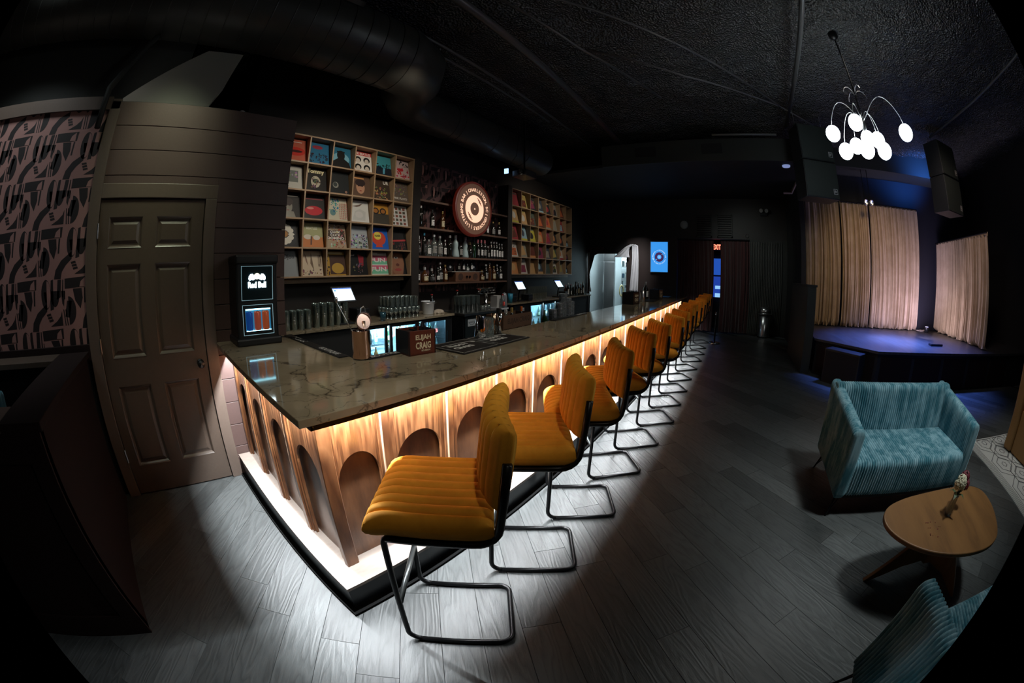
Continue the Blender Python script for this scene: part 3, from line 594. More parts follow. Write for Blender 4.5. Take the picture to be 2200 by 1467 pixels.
# rubber rail mats along the inner edge, with lettering
def rail(x0, x1, y0, y1, lab, txt, vertical):
    g = tag(MB().box(x0, x1, y0, y1, 1.0592, 1.066).build('rail_mat', M_RUBBER), lab, 'bar mat', 'rail mats on the inner edge of the bar')
    for (cx, cy_, s) in txt:
        mb = MB()
        if vertical: put_text(mb, s, lambda u, v: (u, v, 1.0665), cx, cy_, h=0.045, w=0.24, col=(0.6, 0.6, 0.58), rot=-pi/2)
        else: put_text(mb, s, lambda u, v: (u, v, 1.0665), cx, cy_, h=0.045, w=0.24, col=(0.6, 0.6, 0.58))
        mb.build('lettering', M_FLATPRINT, g, world=True)
rail(0.985, 1.05, 1.83, 2.75, 'long black rubber rail mat with white lettering on the short arm of the bar', [(1.018, 2.5, 'YORK'), (1.018, 2.02, 'BOUTIQUE')], True)
rail(1.10, 1.62, 1.685, 1.745, 'black rubber rail mat with white lettering behind the copper jar', [(1.25, 1.715, 'BOUTIQUE')], False)
rail(3.2, 4.0, 1.685, 1.745, 'black rubber rail mat under the stacked plastic cups', [(3.9, 1.715, 'BOUTIQUE')], False)

# ================================================================== STOOLS
def cushion(w, d, t, nch, nv=20, bend=0.0, groove=0.012, pu=5.0):
    us = []
    for c in range(nch):
        for q_ in (0.0, 0.05, 0.15, 0.35, 0.65, 0.85, 0.95): us.append((c+q_)/nch*2-1)
    us.append(1.0)
    # round the outer edge
    us = [-1, -0.995, -0.975] + us[2:-2] + [0.975, 0.995, 1]
    vsn = [-1, -0.99, -0.96, -0.9] + [(-0.8+1.6*i/(nv-8)) for i in range(nv-7)] + [0.9, 0.96, 0.99, 1]
    m = MB(); verts = []
    def h(u, v): return max(0, (1-abs(u)**pu))**(1/2.6)*max(0, (1-abs(v)**pu))**(1/2.6)
    for sgn in (1, -1):
        for v in vsn:
            for u in us:
                ph = ((u+1)/2*nch) % 1.0; g = groove*math.exp(-((min(ph, 1-ph))/0.085)**2) if abs(u) < 0.93 else 0
                e = h(u, v); z = sgn*t/2*e
                z -= sgn*((g + 0.012*(1-max(0, sin(pi*ph))**0.5)) if (e > 0.5 and abs(u) < 0.99) else 0)
                x = u*w/2; y = v*d/2
                verts.append((x, y, z + bend*(u*u)))
    nu = len(us); nn = len(vsn); fs = []
    for j in range(nn-1):
        for i in range(nu-1):
            a = j*nu+i; fs.append((a, a+1, a+nu+1, a+nu)); b = nn*nu+a; fs.append((b, b+nu, b+nu+1, b+1))
    m.add(verts, fs); return m
seatm = cushion(0.46, 0.42, 0.108, 9, pu=11)
backm = cushion(0.45, 0.27, 0.088, 9, bend=-0.03, pu=7)
def make_stool():
    t = thing('bar_stool', '', 'bar stool')
    o = MB(); o.v = [(x, y+0.06, z+0.764-(0.02 if y > 0.13 else 0)*((y-0.13)/0.07)) for x, y, z in seatm.v]; o.f = seatm.f; o.c = seatm.c
    o.build('seat', M_ORANGE, t, smooth=True)
    b = MB(); b.v = [tuple(Matrix.Translation((0, -0.145, 0.997)) @ Matrix.Rotation(RD(96), 4, 'X') @ Vector((x, y, -z))) for x, y, z in backm.v]; b.f = backm.f; b.c = backm.c
    b.build('backrest', M_ORANGE, t, smooth=True)
    r = 0.0125; zf = 0.700
    def arc(c, r_, a0, a1, ax, n=5):
        out = []
        for i in range(n+1):
            a = RD(a0+(a1-a0)*i/n); out.append((c[0], c[1]+r_*cos(a), c[2]+r_*sin(a)))
        return out
    for s in (-1, 1):
        x = s*0.195
        MB().tube(arc((x, 0.175, zf-0.04), 0.04, 90, 0, 0) + arc((x, 0.215-0.055, 0.0145+0.055), 0.055, 0, -90, 0), r, 8).build('leg', M_BLACK, t, smooth=True)
        MB().box(x-0.016, x+0.016, 0.135, 0.175, 0, 0.006).build('glide', M_RUBBER, t)
        MB().tube([(s*0.208, 0.20, zf), (s*0.208, -0.08, zf)] + [(s*(0.208+0.016*(i/5)), -0.08-0.085*sin(i*pi/10), zf+0.085*(1-cos(i*pi/10))) for i in range(1, 6)] + [(s*0.232, -0.175, 0.90), (s*0.232, -0.185, 1.03)], 0.0145, 8).build('back_post', M_BLACK, t, smooth=True)
    k = 0.05
    pts = [(-0.195, 0.16, 0.0145), (-0.195, -0.226+k, 0.0145)] + [(-0.195+k*(1-cos(i*pi/8)), -0.226+k*(1-sin(i*pi/8)), 0.0145) for i in range(1, 5)]
    pts = [(-0.195, 0.16, 0.0145), (-0.195, -0.226+k, 0.0145)] + [(-0.195+k*(1-cos(i*pi/8)), -0.226+k*(1-sin(i*pi/8)), 0.0145) for i in range(1, 5)]
    pts += [(-p[0], p[1], p[2]) for p in reversed(pts)]
    MB().tube(pts, r, 8).build('floor_runner', M_BLACK, t, smooth=True)
    MB().tube([(-0.19, 0.214, 0.30), (0.19, 0.214, 0.30)], 0.0125, 8).build('foot_rest', mat('grey_steel_tube', (0.09, 0.1, 0.1), 0.35, 0.8), t, smooth=True)
    MB().box(-0.205, 0.205, -0.10, 0.20, 0.698, 0.716).build('seat_plate', M_BLACK, t)
    return t
nfx = [0.50, 1.13, 1.72, 2.31, 2.88, 3.49, 4.07, 4.65, 5.24, 5.90, 6.6, 7.2, 7.83, 8.56]
nfy = [0.85, .89, .90, .885, .885, .86, .88, .89, .89, .88, .90, .90, .89, .90]
ang = [38, 33, 31, 38, 35, 33, 33, 32, 36, 35, 27, 28, 35, 30]
st = make_stool()
for i, (x, y, a) in enumerate(zip(nfx, nfy, ang)):
    a = RD(a); c = (x+0.2*cos(a)+0.226*sin(a), y+0.2*sin(a)-0.226*cos(a), 0)
    lab = ('amber velvet bar stool at the near end of the bar, closest to the camera' if i == 0 else
           'amber velvet bar stool at the far end of the bar, last of the row' if i == 13 else f'amber velvet bar stool with black tube frame, {ORD[i]} along the bar from the near corner')
    if i == 0: st.location = c; st.rotation_euler = (0, 0, a); st['label'] = lab; st['group'] = 'bar stools along the bar'
    else: dup(st, c, a, lab, 'bar stools along the bar')

# ================================================================== LOUNGE: corduroy sofas, table, rug, booth
def ribbed(profiles, axis_pts, nr, amp=0.016, per=6):
    """loft closed profiles along an axis with cord ribs; profiles: fn(t)->list of (a,b); axis_pts: fn(t,a,b)->xyz"""
    m = MB(); n = nr*per; P0 = profiles(0.0); k = len(P0); vs = []; fs = []
    for i in range(n+1):
        t = i/n; P = profiles(t); ph = abs(sin(pi*t*nr)); off = amp*(ph**0.85)-amp
        e = min(t, 1-t)*n
        if e < 3: off -= 0.012*(1-e/3)**2
        for j in range(k):
            a0 = P[(j-1) % k]; a1 = P[(j+1) % k]; d = Vector((a1[0]-a0[0], a1[1]-a0[1]))
            nn_ = Vector((d.y, -d.x)); nn_ = nn_.normalized() if nn_.length > 1e-6 else nn_
            a, b = P[j][0]+nn_.x*off, P[j][1]+nn_.y*off
            vs.append(axis_pts(t, a, b))
    for i in range(n):
        for j in range(k): fs.append((i*k+j, i*k+(j+1) % k, (i+1)*k+(j+1) % k, (i+1)*k+j))
    fs += [tuple(range(k-1, -1, -1)), tuple(n*k+j for j in range(k))]
    return m.add(vs, fs)
def rrect(a0, a1, b0, b1, r, n=4):
    out = []
    for cx, cy_, s in ((a1-r, b0+r, -90), (a1-r, b1-r, 0), (a0+r, b1-r, 90), (a0+r, b0+r, 180)):
        for i in range(n+1):
            an = RD(s+90*i/n); out.append((cx+r*cos(an), cy_+r*sin(an)))
    # subdivide long edges
    res = []
    for i in range(len(out)):
        p, q_ = Vector(out[i]), Vector(out[(i+1) % len(out)]); L = (q_-p).length; m = max(1, int(L/0.12))
        for j in range(m): res.append(tuple(p+(q_-p)*j/m))
    return res
def make_sofa(label):
    t = thing('corduroy_sofa', label, 'sofa', group='teal corduroy two-seat sofas')
    W, D = 1.47, 0.80
    # local: x across, y towards the sitter's front, z up
    ribbed(lambda t_: rrect(-0.27, D/2-0.005, 0.155, 0.425, 0.05), lambda t_, a, b: (-(W/2-0.10)+t_*(W-0.2), a-0.00*b, b), 52).build('seat', M_TEAL, t, auto=50)
    def bp(t_): return [(y-(z-0.15)*0.10+0.03, z) for y, z in rrect(-D/2, -D/2+0.15, 0.155, 0.775, 0.05)]
    ribbed(bp, lambda t_, a, b: (-(W/2-0.02)+t_*(W-0.04), a, b), 58).build('backrest', M_TEAL, t, auto=50)
    for s in (-1, 1):
        def pr(t_):
            top = 0.775-0.125*t_
            P = rrect(-0.055, 0.055, 0.155, 0.63, 0.04)
            return [(a, 0.155+(b-0.155)*(top-0.155)/(0.63-0.155)) for a, b in P]
        ribbed(pr, lambda t_, a, b: (s*(W/2-0.055)+a, -D/2-0.04+t_*(D+0.045)+0.07*(1-t_)*0-(0.05*(b-0.155)*(1-t_)), b), 32).build('armrest', M_TEAL, t, auto=50)
    sbox('base_frame', M_MATTE, -W/2+0.03, W/2-0.03, -D/2+0.03, D/2-0.03, 0.145, 0.165, parent=t, world=False)
    for sx in (-1, 1):
        for sy in (-1, 1):
            x, y = sx*(W/2-0.06), sy*(D/2-0.07)
            MB().tube([(x, y, 0.155), (x+sx*0.045, y+sy*0.05, 0.0)], [0.013, 0.008], 8).build('leg', M_BLACK, t, smooth=True)
            MB().tube([(x-sx*0.05, y, 0.155), (x+sx*0.045, y+sy*0.05, 0.01)], [0.006, 0.004], 6).build('leg_brace', M_BLACK, t)
    return t
s1 = make_sofa('teal corduroy two-seat sofa facing the round-cornered wooden table')
s1.location = (2.665, -1.745, 0); s1.rotation_euler = (0, 0, pi/2)
dup(s1, (0.44, -1.76, 0), -pi/2, 'teal corduroy sofa in the dark foreground corner, mostly cut off by the frame')
# coffee table
tb = [(1.649, -1.166), (1.54, -1.155), (1.419, -1.216), (1.299, -1.345), (1.201, -1.532), (1.136, -1.758), (1.119, -1.962), (1.165, -2.10), (1.274, -2.175), (1.469, -2.247), (1.66, -2.266), (1.775, -2.215), (1.835, -2.06), (1.845, -1.85), (1.836, -1.65), (1.805, -1.409), (1.74, -1.24)]
def smoothloop(P, it=2):
    for _ in range(it):
        Q = []
        for i in range(len(P)):
            a, b = P[i], P[(i+1) % len(P)]; Q += [(a[0]*.75+b[0]*.25, a[1]*.75+b[1]*.25), (a[0]*.25+b[0]*.75, a[1]*.25+b[1]*.75)]
        P = Q
    return P
ctb = thing('coffee_table', 'low wooden table with a rounded triangular top and splayed legs', 'table', (1.5, -1.72, 0))
tp = smoothloop(tb)
MB().prism(tp, 0.026, lambda u, v, d: (u, v, 0.42-d)).build('table_top', M_TABLE, ctb, world=True, bevel=0.007, seg=3)
hub = Vector((1.52, -1.72))
for fx, fy in ((1.565, -1.30), (1.24, -2.02), (1.80, -2.06)):
    d = (Vector((fx, fy))-hub); L = d.length; d.normalize()
    pr = [(0, 0.10), (0.05, 0.13), (L*0.5, 0.10), (L+0.01, 0.0), (L+0.045, 0.0), (L*0.62, 0.22), (L*0.42, 0.30), (L*0.40, 0.394), (0, 0.394)]
    nrm = Vector((-d.y, d.x))*0.016
    MB().prism(pr, 1.0, lambda u, v, dd: (hub.x+d.x*u+nrm.x*(2*dd-1), hub.y+d.y*u+nrm.y*(2*dd-1), v)).build('leg', M_TABLE, ctb, world=True, bevel=0.004)
vs_ = thing('flower_vase', 'small glass vase with a white flower head and dark red blooms on the low table', 'vase', (1.55, -1.715, 0.42))
MB().lathe([(0.0, 0.002), (0.03, 0.002), (0.033, 0.02), (0.026, 0.07), (0.024, 0.11), (0.03, 0.125), (0.027, 0.125), (0.021, 0.11), (0.023, 0.07), (0.028, 0.02), (0, 0.008)], 16).build('glass_body', M_GLASS, vs_, smooth=True)
stem = mat('green_stem', (0.06, 0.10, 0.04), 0.6); ff = MB(); rnd.seed(3)
heads = [((0.02, -0.01, 0.175), 0.05, 'white'), ((0.045, -0.05, 0.15), 0.042, 'white'), ((0.09, -0.11, 0.165), 0.042, 'red'), ((0.06, -0.12, 0.135), 0.036, 'red')]
for (hx, hy, hz), r, c in heads:
    MB().tube([(0, 0, 0.02), (hx*0.4, hy*0.4, 0.10), (hx, hy, hz)], 0.002, 5).build('stem', stem, vs_)
    m = MB()
    for i in range(120):
        th = rnd.uniform(0, 2*pi); ph = math.acos(rnd.uniform(-0.4, 1)); d = Vector((sin(ph)*cos(th), sin(ph)*sin(th), cos(ph))); c0 = Vector((hx, hy, hz))+d*r
        a = d.orthogonal().normalized()*0.011; b = d.cross(a)
        m.add([c0-a, c0+b, c0+a, c0-b, c0+d*0.004], [(0, 1, 4), (1, 2, 4), (2, 3, 4), (3, 0, 4)])
    o = m.build('blossom', mat('cream_petal', (0.55, 0.52, 0.36), 0.7) if c == 'white' else mat('dark_red_petal', (0.14, 0.01, 0.02), 0.6), vs_, label='cream blossom' if c == 'white' else 'dark red blossom'); stuff(o)
for a in (0.6, 2.2, 3.7, 5.0):
    m = MB(); d = Vector((cos(a), sin(a))); p = [(0, 0.11), (0.02, 0.13), (0.05, 0.135), (0.075, 0.12)]
    m.add([(d.x*u-d.y*wd, d.y*u+d.x*wd, z) for (u, z), wd0 in zip(p, (0.003, 0.012, 0.012, 0.001)) for wd in (-wd0, wd0)], [(0, 1, 3, 2), (2, 3, 5, 4), (4, 5, 7, 6)]).build('leaf', stem, vs_)
cr = MB(); rnd.seed(5)
for i in range(14):
    x, y = 1.42+rnd.uniform(-0.07, 0.09), -1.53+rnd.uniform(-0.06, 0.06); s = rnd.uniform(0.003, 0.006)
    cr.box(x, x+s, y, y+s*1.4, 0.4203, 0.423)
stuff(tag(cr.build('fallen_petals', mat('dark_red_petal')), 'scattered dark petal crumbs on the low table top', 'petals'))
# rug with geometric print
rg = thing('patterned_rug', 'white rug with grey interlocking diamond lines and a striped border', 'rug', (1.6, -5.0, 0))
RX0, RX1, RY0, RY1 = -0.4, 3.455, -6.5, -3.50
MB().box(RX0, RX1, RY0, RY1, 0.0, 0.008, col=(0.75, 0.76, 0.73)).build('pile', M_FLATPRINT, rg, world=True)
rp = MB(); fn = lambda u, v: (u, v, 0.0088); GR = (0.16, 0.17, 0.17)
for k in range(5):
    y = RY1-0.02-k*0.028; rp.add([fn(RX0, y), fn(RX1-0.02-k*0.0, y), fn(RX1-0.02, y+0.010), fn(RX0, y+0.010)], [(0, 1, 2, 3)], GR)
cx0 = 0.62; cyy = 0.42
i = 0; y = RY1-0.38
def clipband(pts):
    P = [(min(max(a, RX0+0.02), RX1-0.03), min(max(b, RY0+0.03), RY1-0.16)) for a, b in pts]
    band(rp, P, 0.013, fn, GR)
while y > RY0:
    x = RX0 + (cx0/2 if i % 2 else 0)
    while x < RX1+0.2:
        for s in (1.0, 0.62, 0.2):
            a, b = cx0*0.5*s, cyy*0.5*s
            clipband([(x-a, y), (x-a*0.45, y+b), (x+a*0.45, y+b), (x+a, y), (x+a*0.45, y-b), (x-a*0.45, y-b), (x-a, y)])
        clipband([(x-cx0*0.5, y), (x-cx0*0.31, y)]); clipband([(x+cx0*0.31, y), (x+cx0*0.5, y)])
        x += cx0
    y -= cyy*0.5; i += 1
stuff(rp.build('woven_lines', M_FLATPRINT, rg, world=True))
bo = thing('tan_booth', 'tall tan leather booth seat on the white rug at the right edge', 'booth', (2.85, -5.0, 0.008))
MB().box(2.92, 3.12, -5.9, -4.20, 0.009, 1.42).build('backrest', M_TAN, bo, world=True, bevel=0.045, seg=4)
MB().box(2.46, 2.93, -5.9, -4.24, 0.009, 0.47).build('seat', M_TAN, bo, world=True, bevel=0.035, seg=4)
# half wall with capped ledge around a sunken bench at left
hw = thing('pony_wall', 'dark maroon half wall with a wide wooden cap in front of the patterned wallpaper', 'half wall', (-1.6, 2.1, 0))
sbox('side_panel', M_MAROON, -0.79, -0.73, 1.42, 2.77, 0, 1.05, parent=hw); sbox('front_panel', M_MAROON, -2.9, -0.73, 1.42, 1.48, 0, 1.05, parent=hw)
sbox('cap', M_MAROON, -0.99, -0.70, 1.40, 2.775, 1.05, 1.087, parent=hw, bevel=0.004); sbox('cap', M_DOORPAINT, -2.9, -0.99, 1.40, 1.62, 1.05, 1.087, parent=hw, bevel=0.004)
sbox('cap', M_DOORPAINT, -2.9, -0.99, 2.55, 2.775, 1.05, 1.087, parent=hw, bevel=0.004)
sbox('stile', M_MAROON, -0.84, -0.72, 1.405, 1.42, 0.0, 1.05, parent=hw); sbox('rail', M_MAROON, -2.9, -0.84, 1.405, 1.42, 0.93, 1.05, parent=hw); sbox('rail', M_MAROON, -2.9, -0.84, 1.405, 1.42, 0.0, 0.14, parent=hw)
tag(ribbed(lambda t_: rrect(-0.10, 0.10, 0.5, 1.0, 0.05), lambda t_, a, b: (-2.6+t_*1.15, 2.2+a, b-0.0), 60).build('bench_back', M_TEAL, auto=50), 'teal ribbed bench back sunk behind the maroon half wall at the left edge', 'bench')

# ================================================================== STAGE
stg = thing('stage', 'low black stage with an angled front and dark maroon fascia', 'stage', (7.3, -4.0, 0))
so = [(8.74, -1.82), (6.56, -1.62), (5.55, -2.62), (5.55, -7.65), (8.74, -7.65)]
MB().prism(so[::-1], 0.04, lambda u, v, d: (u, v, 0.6-d)).build('deck', M_STAGE, stg, world=True, bevel=0.004)
si = [(8.72, -1.85), (6.58, -1.66), (5.59, -2.64), (5.59, -7.6), (8.72, -7.6)]
MB().prism(si[::-1], 0.56, lambda u, v, d: (u, v, 0.56-d)).build('riser', M_MATTE, stg, world=True)
def fas(a, b, z0, z1):
    a = Vector(a); b = Vector(b); d = (b-a).normalized(); n = Vector((-d.y, d.x))
    if n.x > 0: n = -n
    MB().add([(a.x, a.y, z0), (b.x, b.y, z0), (b.x, b.y, z1), (a.x, a.y, z1)] + [(a.x+n.x*.012, a.y+n.y*.012, z0), (b.x+n.x*.012, b.y+n.y*.012, z0), (b.x+n.x*.012, b.y+n.y*.012, z1), (a.x+n.x*.012, a.y+n.y*.012, z1)], [(0, 1, 2, 3), (7, 6, 5, 4), (0, 4, 5, 1), (1, 5, 6, 2), (2, 6, 7, 3), (3, 7, 4, 0)]).build('fascia_panel', M_MAROON, stg, world=True)
D_ = Vector((5.59-6.58, -2.64+1.66))
for t0, t1 in ((0.04, 0.22), (0.70, 0.96)): fas((6.58+D_.x*t0, -1.66+D_.y*t0), (6.58+D_.x*t1, -1.66+D_.y*t1), 0.04, 0.50)
for y0 in (-2.72, -3.5, -4.3, -5.1, -5.9): fas((5.59, y0), (5.59, y0-0.7), 0.04, 0.50)
hwl = thing('stage_side_wall', 'dark half-height wall standing at the left edge of the stage', 'half wall', (7.1, -1.45, 0))
sbox('wall_panel', M_GREYWALL, 6.50, 8.35, -1.57, -1.40, 0, 1.44, parent=hwl); sbox('cap', M_MATTE, 6.48, 8.35, -1.59, -1.38, 1.44, 1.475, parent=hwl)
mo = thing('floor_speaker', 'black box speaker leaning against the angled stage front', 'speaker', (5.90, -2.09, 0.0), RD(-45))
MB().box(-0.14, 0.14, -0.37, 0.37, 0, 0.53).build('cabinet', mat('speaker_black', (0.016, 0.018, 0.02), 0.45), mo, bevel=0.01)
MB().box(-0.146, -0.138, -0.34, 0.34, 0.03, 0.50).build('grille', mat('speaker_grille', (0.012, 0.014, 0.018), 0.5, 0.4, bump=0.4, bscale=400), mo)
tag(MB().box(6.24, 6.38, -4.68, -4.32, 0.601, 0.64).build('power_strip', M_BLACKPLASTIC, bevel=0.01), 'small flat black box lying on the stage deck', 'box')
cb = MB(); rnd.seed(11)
P = [(8.45+rnd.uniform(-0.12, 0.12), -5.45-rnd.uniform(-0.28, 0.28), 0.607+0.01*(i % 3)) for i in range(26)]
Q = []
for i in range(len(P)-1):
    for k in range(4): Q.append(tuple(Vector(P[i]).lerp(Vector(P[i+1]), k/4)+Vector((0.03*sin(k*2+i), 0.03*cos(k*2+i), 0))))
cb.tube(Q, 0.006, 6).build('cable', mat('pale_cable', (0.45, 0.38, 0.33), 0.5), smooth=True); tag(bpy.data.objects['cable'], 'tangled pale cable lying in the stage corner between the curtains', 'cable')
fl = thing('floor_lamp_can', 'small stage light on the deck in the corner between the curtains', 'stage light', (8.25, -5.45, 0.6))
MB().lathe([(0.0, 0), (0.06, 0), (0.07, 0.1), (0.065, 0.12), (0.0, 0.11)], 14).build('housing', M_BLACKPLASTIC, fl, smooth=True)
MB().lathe([(0, 0.122), (0.05, 0.122), (0.05, 0.126), (0, 0.126)], 14).build('lens', mat('violet_lens', (0.5, 0.5, 0.9), 0.3, emit=(0.5, 0.45, 1), es=3), fl)
def curtain(name, p0, p1, z0, z1, folds, label, amp=0.055, mt_=None, header=True, puddle=0.10, seed=1, pinch=0.0, grp=None):
    a = Vector(p0); b = Vector(p1); d = b-a; L = d.length; d.normalize(); n = Vector((-d.y, d.x))
    t = thing(name, label, 'curtain', ((a.x+b.x)/2, (a.y+b.y)/2, z0), group=grp)
    rr = random.Random(seed); ph = [rr.uniform(0, 6) for _ in range(6)]
    def f(u, v):
        z = z0+(z1-z0)*v; low = (1-v)
        s = u*folds*1.5*pi + 1.6*sin(u*9+ph[0]) + 0.8*sin(v*2.4+ph[1]+u*7)+0.9*sin(u*27+ph[2])
        am = amp*(0.55+0.45*sin(u*23+ph[2])**2)*(0.65+0.35*low)
        off = am*sin(s) + 0.45*am*sin(2.3*s+ph[3]+v*2) + 0.2*am*sin(5.1*s+ph[4])
        uu = u*L; zz = z
        if v < 0.06:
            k = 1-v/0.06; off += puddle*k*k*(0.5+0.5*sin(u*31+ph[4])) ; off += 0.03*k*sin(u*90+v*60); zz = z0+0.004+(z-z0)*(0.8+0.2*sin(u*40))+0.015*k*abs(sin(u*57+ph[5]))
        p = a+d*uu+n*off
        return (p.x, p.y, zz)
    MB().grid(f, int(folds*16), 60).build('panel', mt_ or M_CURTAIN, t, smooth=True, world=True)
    if header:
        def g(u, v):
            s = u*folds*4*pi; p = a+d*(u*L)+n*(0.012*sin(s)+0.004+amp*0.2)
            return (p.x, p.y, z1-0.02+0.07*v)
        MB().grid(g, int(folds*14), 3).build('pleated_header', mt_ or M_CURTAIN, t, smooth=True, world=True)
    MB().tube([(a.x-n.x*0.03, a.y-n.y*0.03, z1+0.03), (b.x-n.x*0.03, b.y-n.y*0.03, z1+0.03)], 0.014, 8).build('rod', M_BLACK, t, world=True)
    return t
curtain('stage_curtain', (8.5, -1.66), (8.5, -2.72), 0.603, 3.27, 11, 'beige stage curtain nearest the dark side wall, leftmost on the stage', seed=1, grp='beige stage curtains')
curtain('stage_curtain', (8.5, -2.76), (8.5, -3.58), 0.603, 3.27, 9, 'beige stage curtain, middle one on the back of the stage', seed=2, grp='beige stage curtains')
curtain('stage_curtain', (8.5, -3.63), (8.5, -5.22), 0.603, 3.27, 16, 'wide beige stage curtain to the right of the narrow gap on the stage back', seed=3, grp='beige stage curtains')
curtain('stage_curtain', (8.60, -5.98), (5.86, -5.84), 0.603, 2.58, 27, 'lower beige stage curtain along the right side of the stage, puddled on the deck', seed=4, puddle=0.2, grp='beige stage curtains')
# hung speakers
def hung(p, rz, n, lab):
    for k in range(2):
        g = thing('hanging_speaker', lab[k], 'speaker', (p[0], p[1], 2.86+0.63*(1-k)), rz, 'hanging loudspeakers by the stage')
        MB().box(0, 0.45, -0.36, 0.36, 0.004, 0.622).build('cabinet', mat('speaker_black'), g, bevel=0.008)
        MB().box(-0.012, 0.0, -0.345, 0.345, 0.018, 0.608).build('grille', mat('speaker_grille_grey', (0.028, 0.036, 0.033), 0.5, 0.2, bump=0.3, bscale=400), g)
        lg = MB(); F = lambda u, v: (-0.0135, -0.26+u, 0.17+v) if False else (-0.0135, -0.27-u, 0.13+v)
        lg.poly([(-0.045, -0.045), (0.045, -0.045), (0.045, 0.045), (-0.045, 0.045)], F, (0.5, 0.5, 0.5)); F2 = lambda u, v: (-0.0142, -0.27-u, 0.13+v)
        lg.poly([(-0.036, -0.036), (0.036, -0.036), (0.036, 0.036), (-0.036, 0.036)], F2, (0.01, 0.01, 0.01)); F3 = lambda u, v: (-0.015, -0.27-u, 0.13+v)
        put_text(lg, 'EV', F3, 0, 0, w=0.05, h=0.045, bold=0.04, col=(0.6, 0.6, 0.6))
        lg.build('badge', M_FLATPRINT, g)
        if k == 0:
            for y in (-0.3, 0.3): MB().tube([(0.2, y, 0.62), (0.2, y, 0.95)], 0.006, 6).build('hanging_chain', M_CHROME, g)
hung((6.20, -1.71), RD(14), 0, ['upper black loudspeaker hanging left of the stage', 'lower black loudspeaker hanging left of the stage'])
hung((6.05, -4.93), RD(20), 1, ['upper black loudspeaker hanging right of the stage', 'lower black loudspeaker hanging right of the stage'])
for i, y in enumerate((-3.33, -3.49)):
    g = thing('track_lamp', f'small chrome spot lamp above the stage curtain, {["left", "right"][i]} of the pair', 'lamp', (8.07, y, 3.26), group='spot lamps over the stage')
    MB().lathe([(0.0, 0), (0.03, 0.0), (0.06, 0.07), (0.065, 0.10), (0.055, 0.10), (0.0, 0.05)], 16, mtx=Matrix.Rotation(-pi/2-0.3, 4, 'Y')).build('reflector', M_CHROME, g, smooth=True)
    MB().lathe([(0.0, 0.07), (0.03, 0.07), (0.0, 0.085)], 12, mtx=Matrix.Rotation(-pi/2-0.3, 4, 'Y')).build('bulb', mat('faint_bulb', (0.5, 0.5, 0.6), 0.2, emit=(0.8, 0.8, 1), es=1.2), g)
    MB().tube([(0.02, 0, 0.02), (0.02, 0, 0.715)], 0.008, 6).build('stem', M_BLACK, g)

# ================================================================== CEILING FIXTURES
ch = thing('globe_chandelier', 'black spider chandelier with nine glowing white glass globes', 'chandelier', (3.82, -1.75, 3.05))
GL = [(3.977, -1.35, 3.112), (3.766, -1.621, 3.184), (3.553, -2.24, 3.069), (4.029, -1.502, 2.938), (4.10, -1.70, 3.04), (3.98, -1.84, 3.10), (3.69, -1.669, 2.862), (3.843, -1.93, 3.045), (3.731, -1.938, 2.892)]
cx_, cy2 = 3.82, -1.752
MB().lathe([(0.0, 4.30), (0.02, 4.30), (0.07, 4.34), (0.075, 4.40), (0, 4.42)], 18, (cx_, cy2, 0)).build('canopy', M_BLACK, ch, world=True, smooth=True)
MB().tube([(cx_, cy2, 3.16), (cx_, cy2, 4.33)], 0.011, 8).build('rod', M_BLACK, ch, world=True)
MB().lathe([(0.0, 3.12), (0.03, 3.14), (0.035, 3.2), (0.02, 3.25), (0, 3.25)], 14, (cx_, cy2, 0)).build('hub', M_BLACK, ch, world=True, smooth=True)
globe = MB().lathe([(0.094*sin(pi*i/12), 0.094*(1-cos(pi*i/12))-0.094) for i in range(13)], 20, cap=False)
gm = globe.mesh('globe', mat('glowing_glass', (0.9, 0.95, 1), 0.3, emit=(0.86, 0.97, 1.0), es=12), True)
for i, p in enumerate(GL):
    p = Vector(p); d = Vector((p.x-cx_, p.y-cy2, 0)); L = d.length; hgt = 0.10+0.35*L
    pts = []
    for k in range(15):
        t_ = k/14; z = 3.22*(1-t_)+(p.z+0.09)*t_ + hgt*4*t_*(1-t_)*0.9 + 0.04*sin(pi*t_)
        rr = t_**0.8 if t_ < 1 else 1
        pts.append((cx_+d.x*min(1, rr*1.02), cy2+d.y*min(1, rr*1.02), z))
    MB().tube(pts, 0.0045, 6).build('arm', M_CHROME, ch, world=True, smooth=True)
    o = bpy.data.objects.new('globe', gm); COL.objects.link(o); o.parent = ch; o.location = p-ch.location
    MB().lathe([(0.016, 0.08), (0.016, 0.10), (0.005, 0.105)], 10, tuple(p)).build('globe_cap', M_BLACK, o if False else ch, world=True)
for a in (0.2, 1.9, 3.2, 4.9):
    d = Vector((cos(a), sin(a)))
    MB().tube([(cx_+d.x*0.10*(1-cos(t_*pi/8)), cy2+d.y*0.10*(1-cos(t_*pi/8)), 3.50+0.12*sin(t_*pi/8)) for t_ in range(0, 8)], 0.0035, 6).build('curl', M_CHROME, ch, world=True)
def pipe(name, pts, r, label, m=None, group=None, cat='pipe'):
    return tag(MB().tube(pts, r, 10).build(name, m or mat('black_pipe_paint', (0.09, 0.09, 0.088), 0.35), smooth=True), label, cat, group)
pipe('ceiling_pipe', [(-1.5, 1.95, 4.22), (2.17, 2.07, 4.22), (7.74, 2.26, 4.22)], 0.05, 'thick black pipe running the length of the ceiling above the bar')
pipe('conduit', [(-1.0, 2.75, 4.22), (3.04, 2.82, 4.22), (7.82, 2.91, 4.22)], 0.02, 'thin ceiling conduit behind the thick pipe, nearer the record shelves', group='ceiling conduits')
pipe('conduit', [(-1.0, 2.95, 4.22), (3.25, 3.0, 4.22), (5.51, 3.02, 4.22)], 0.016, 'thinnest ceiling conduit, closest to the record shelves', group='ceiling conduits')
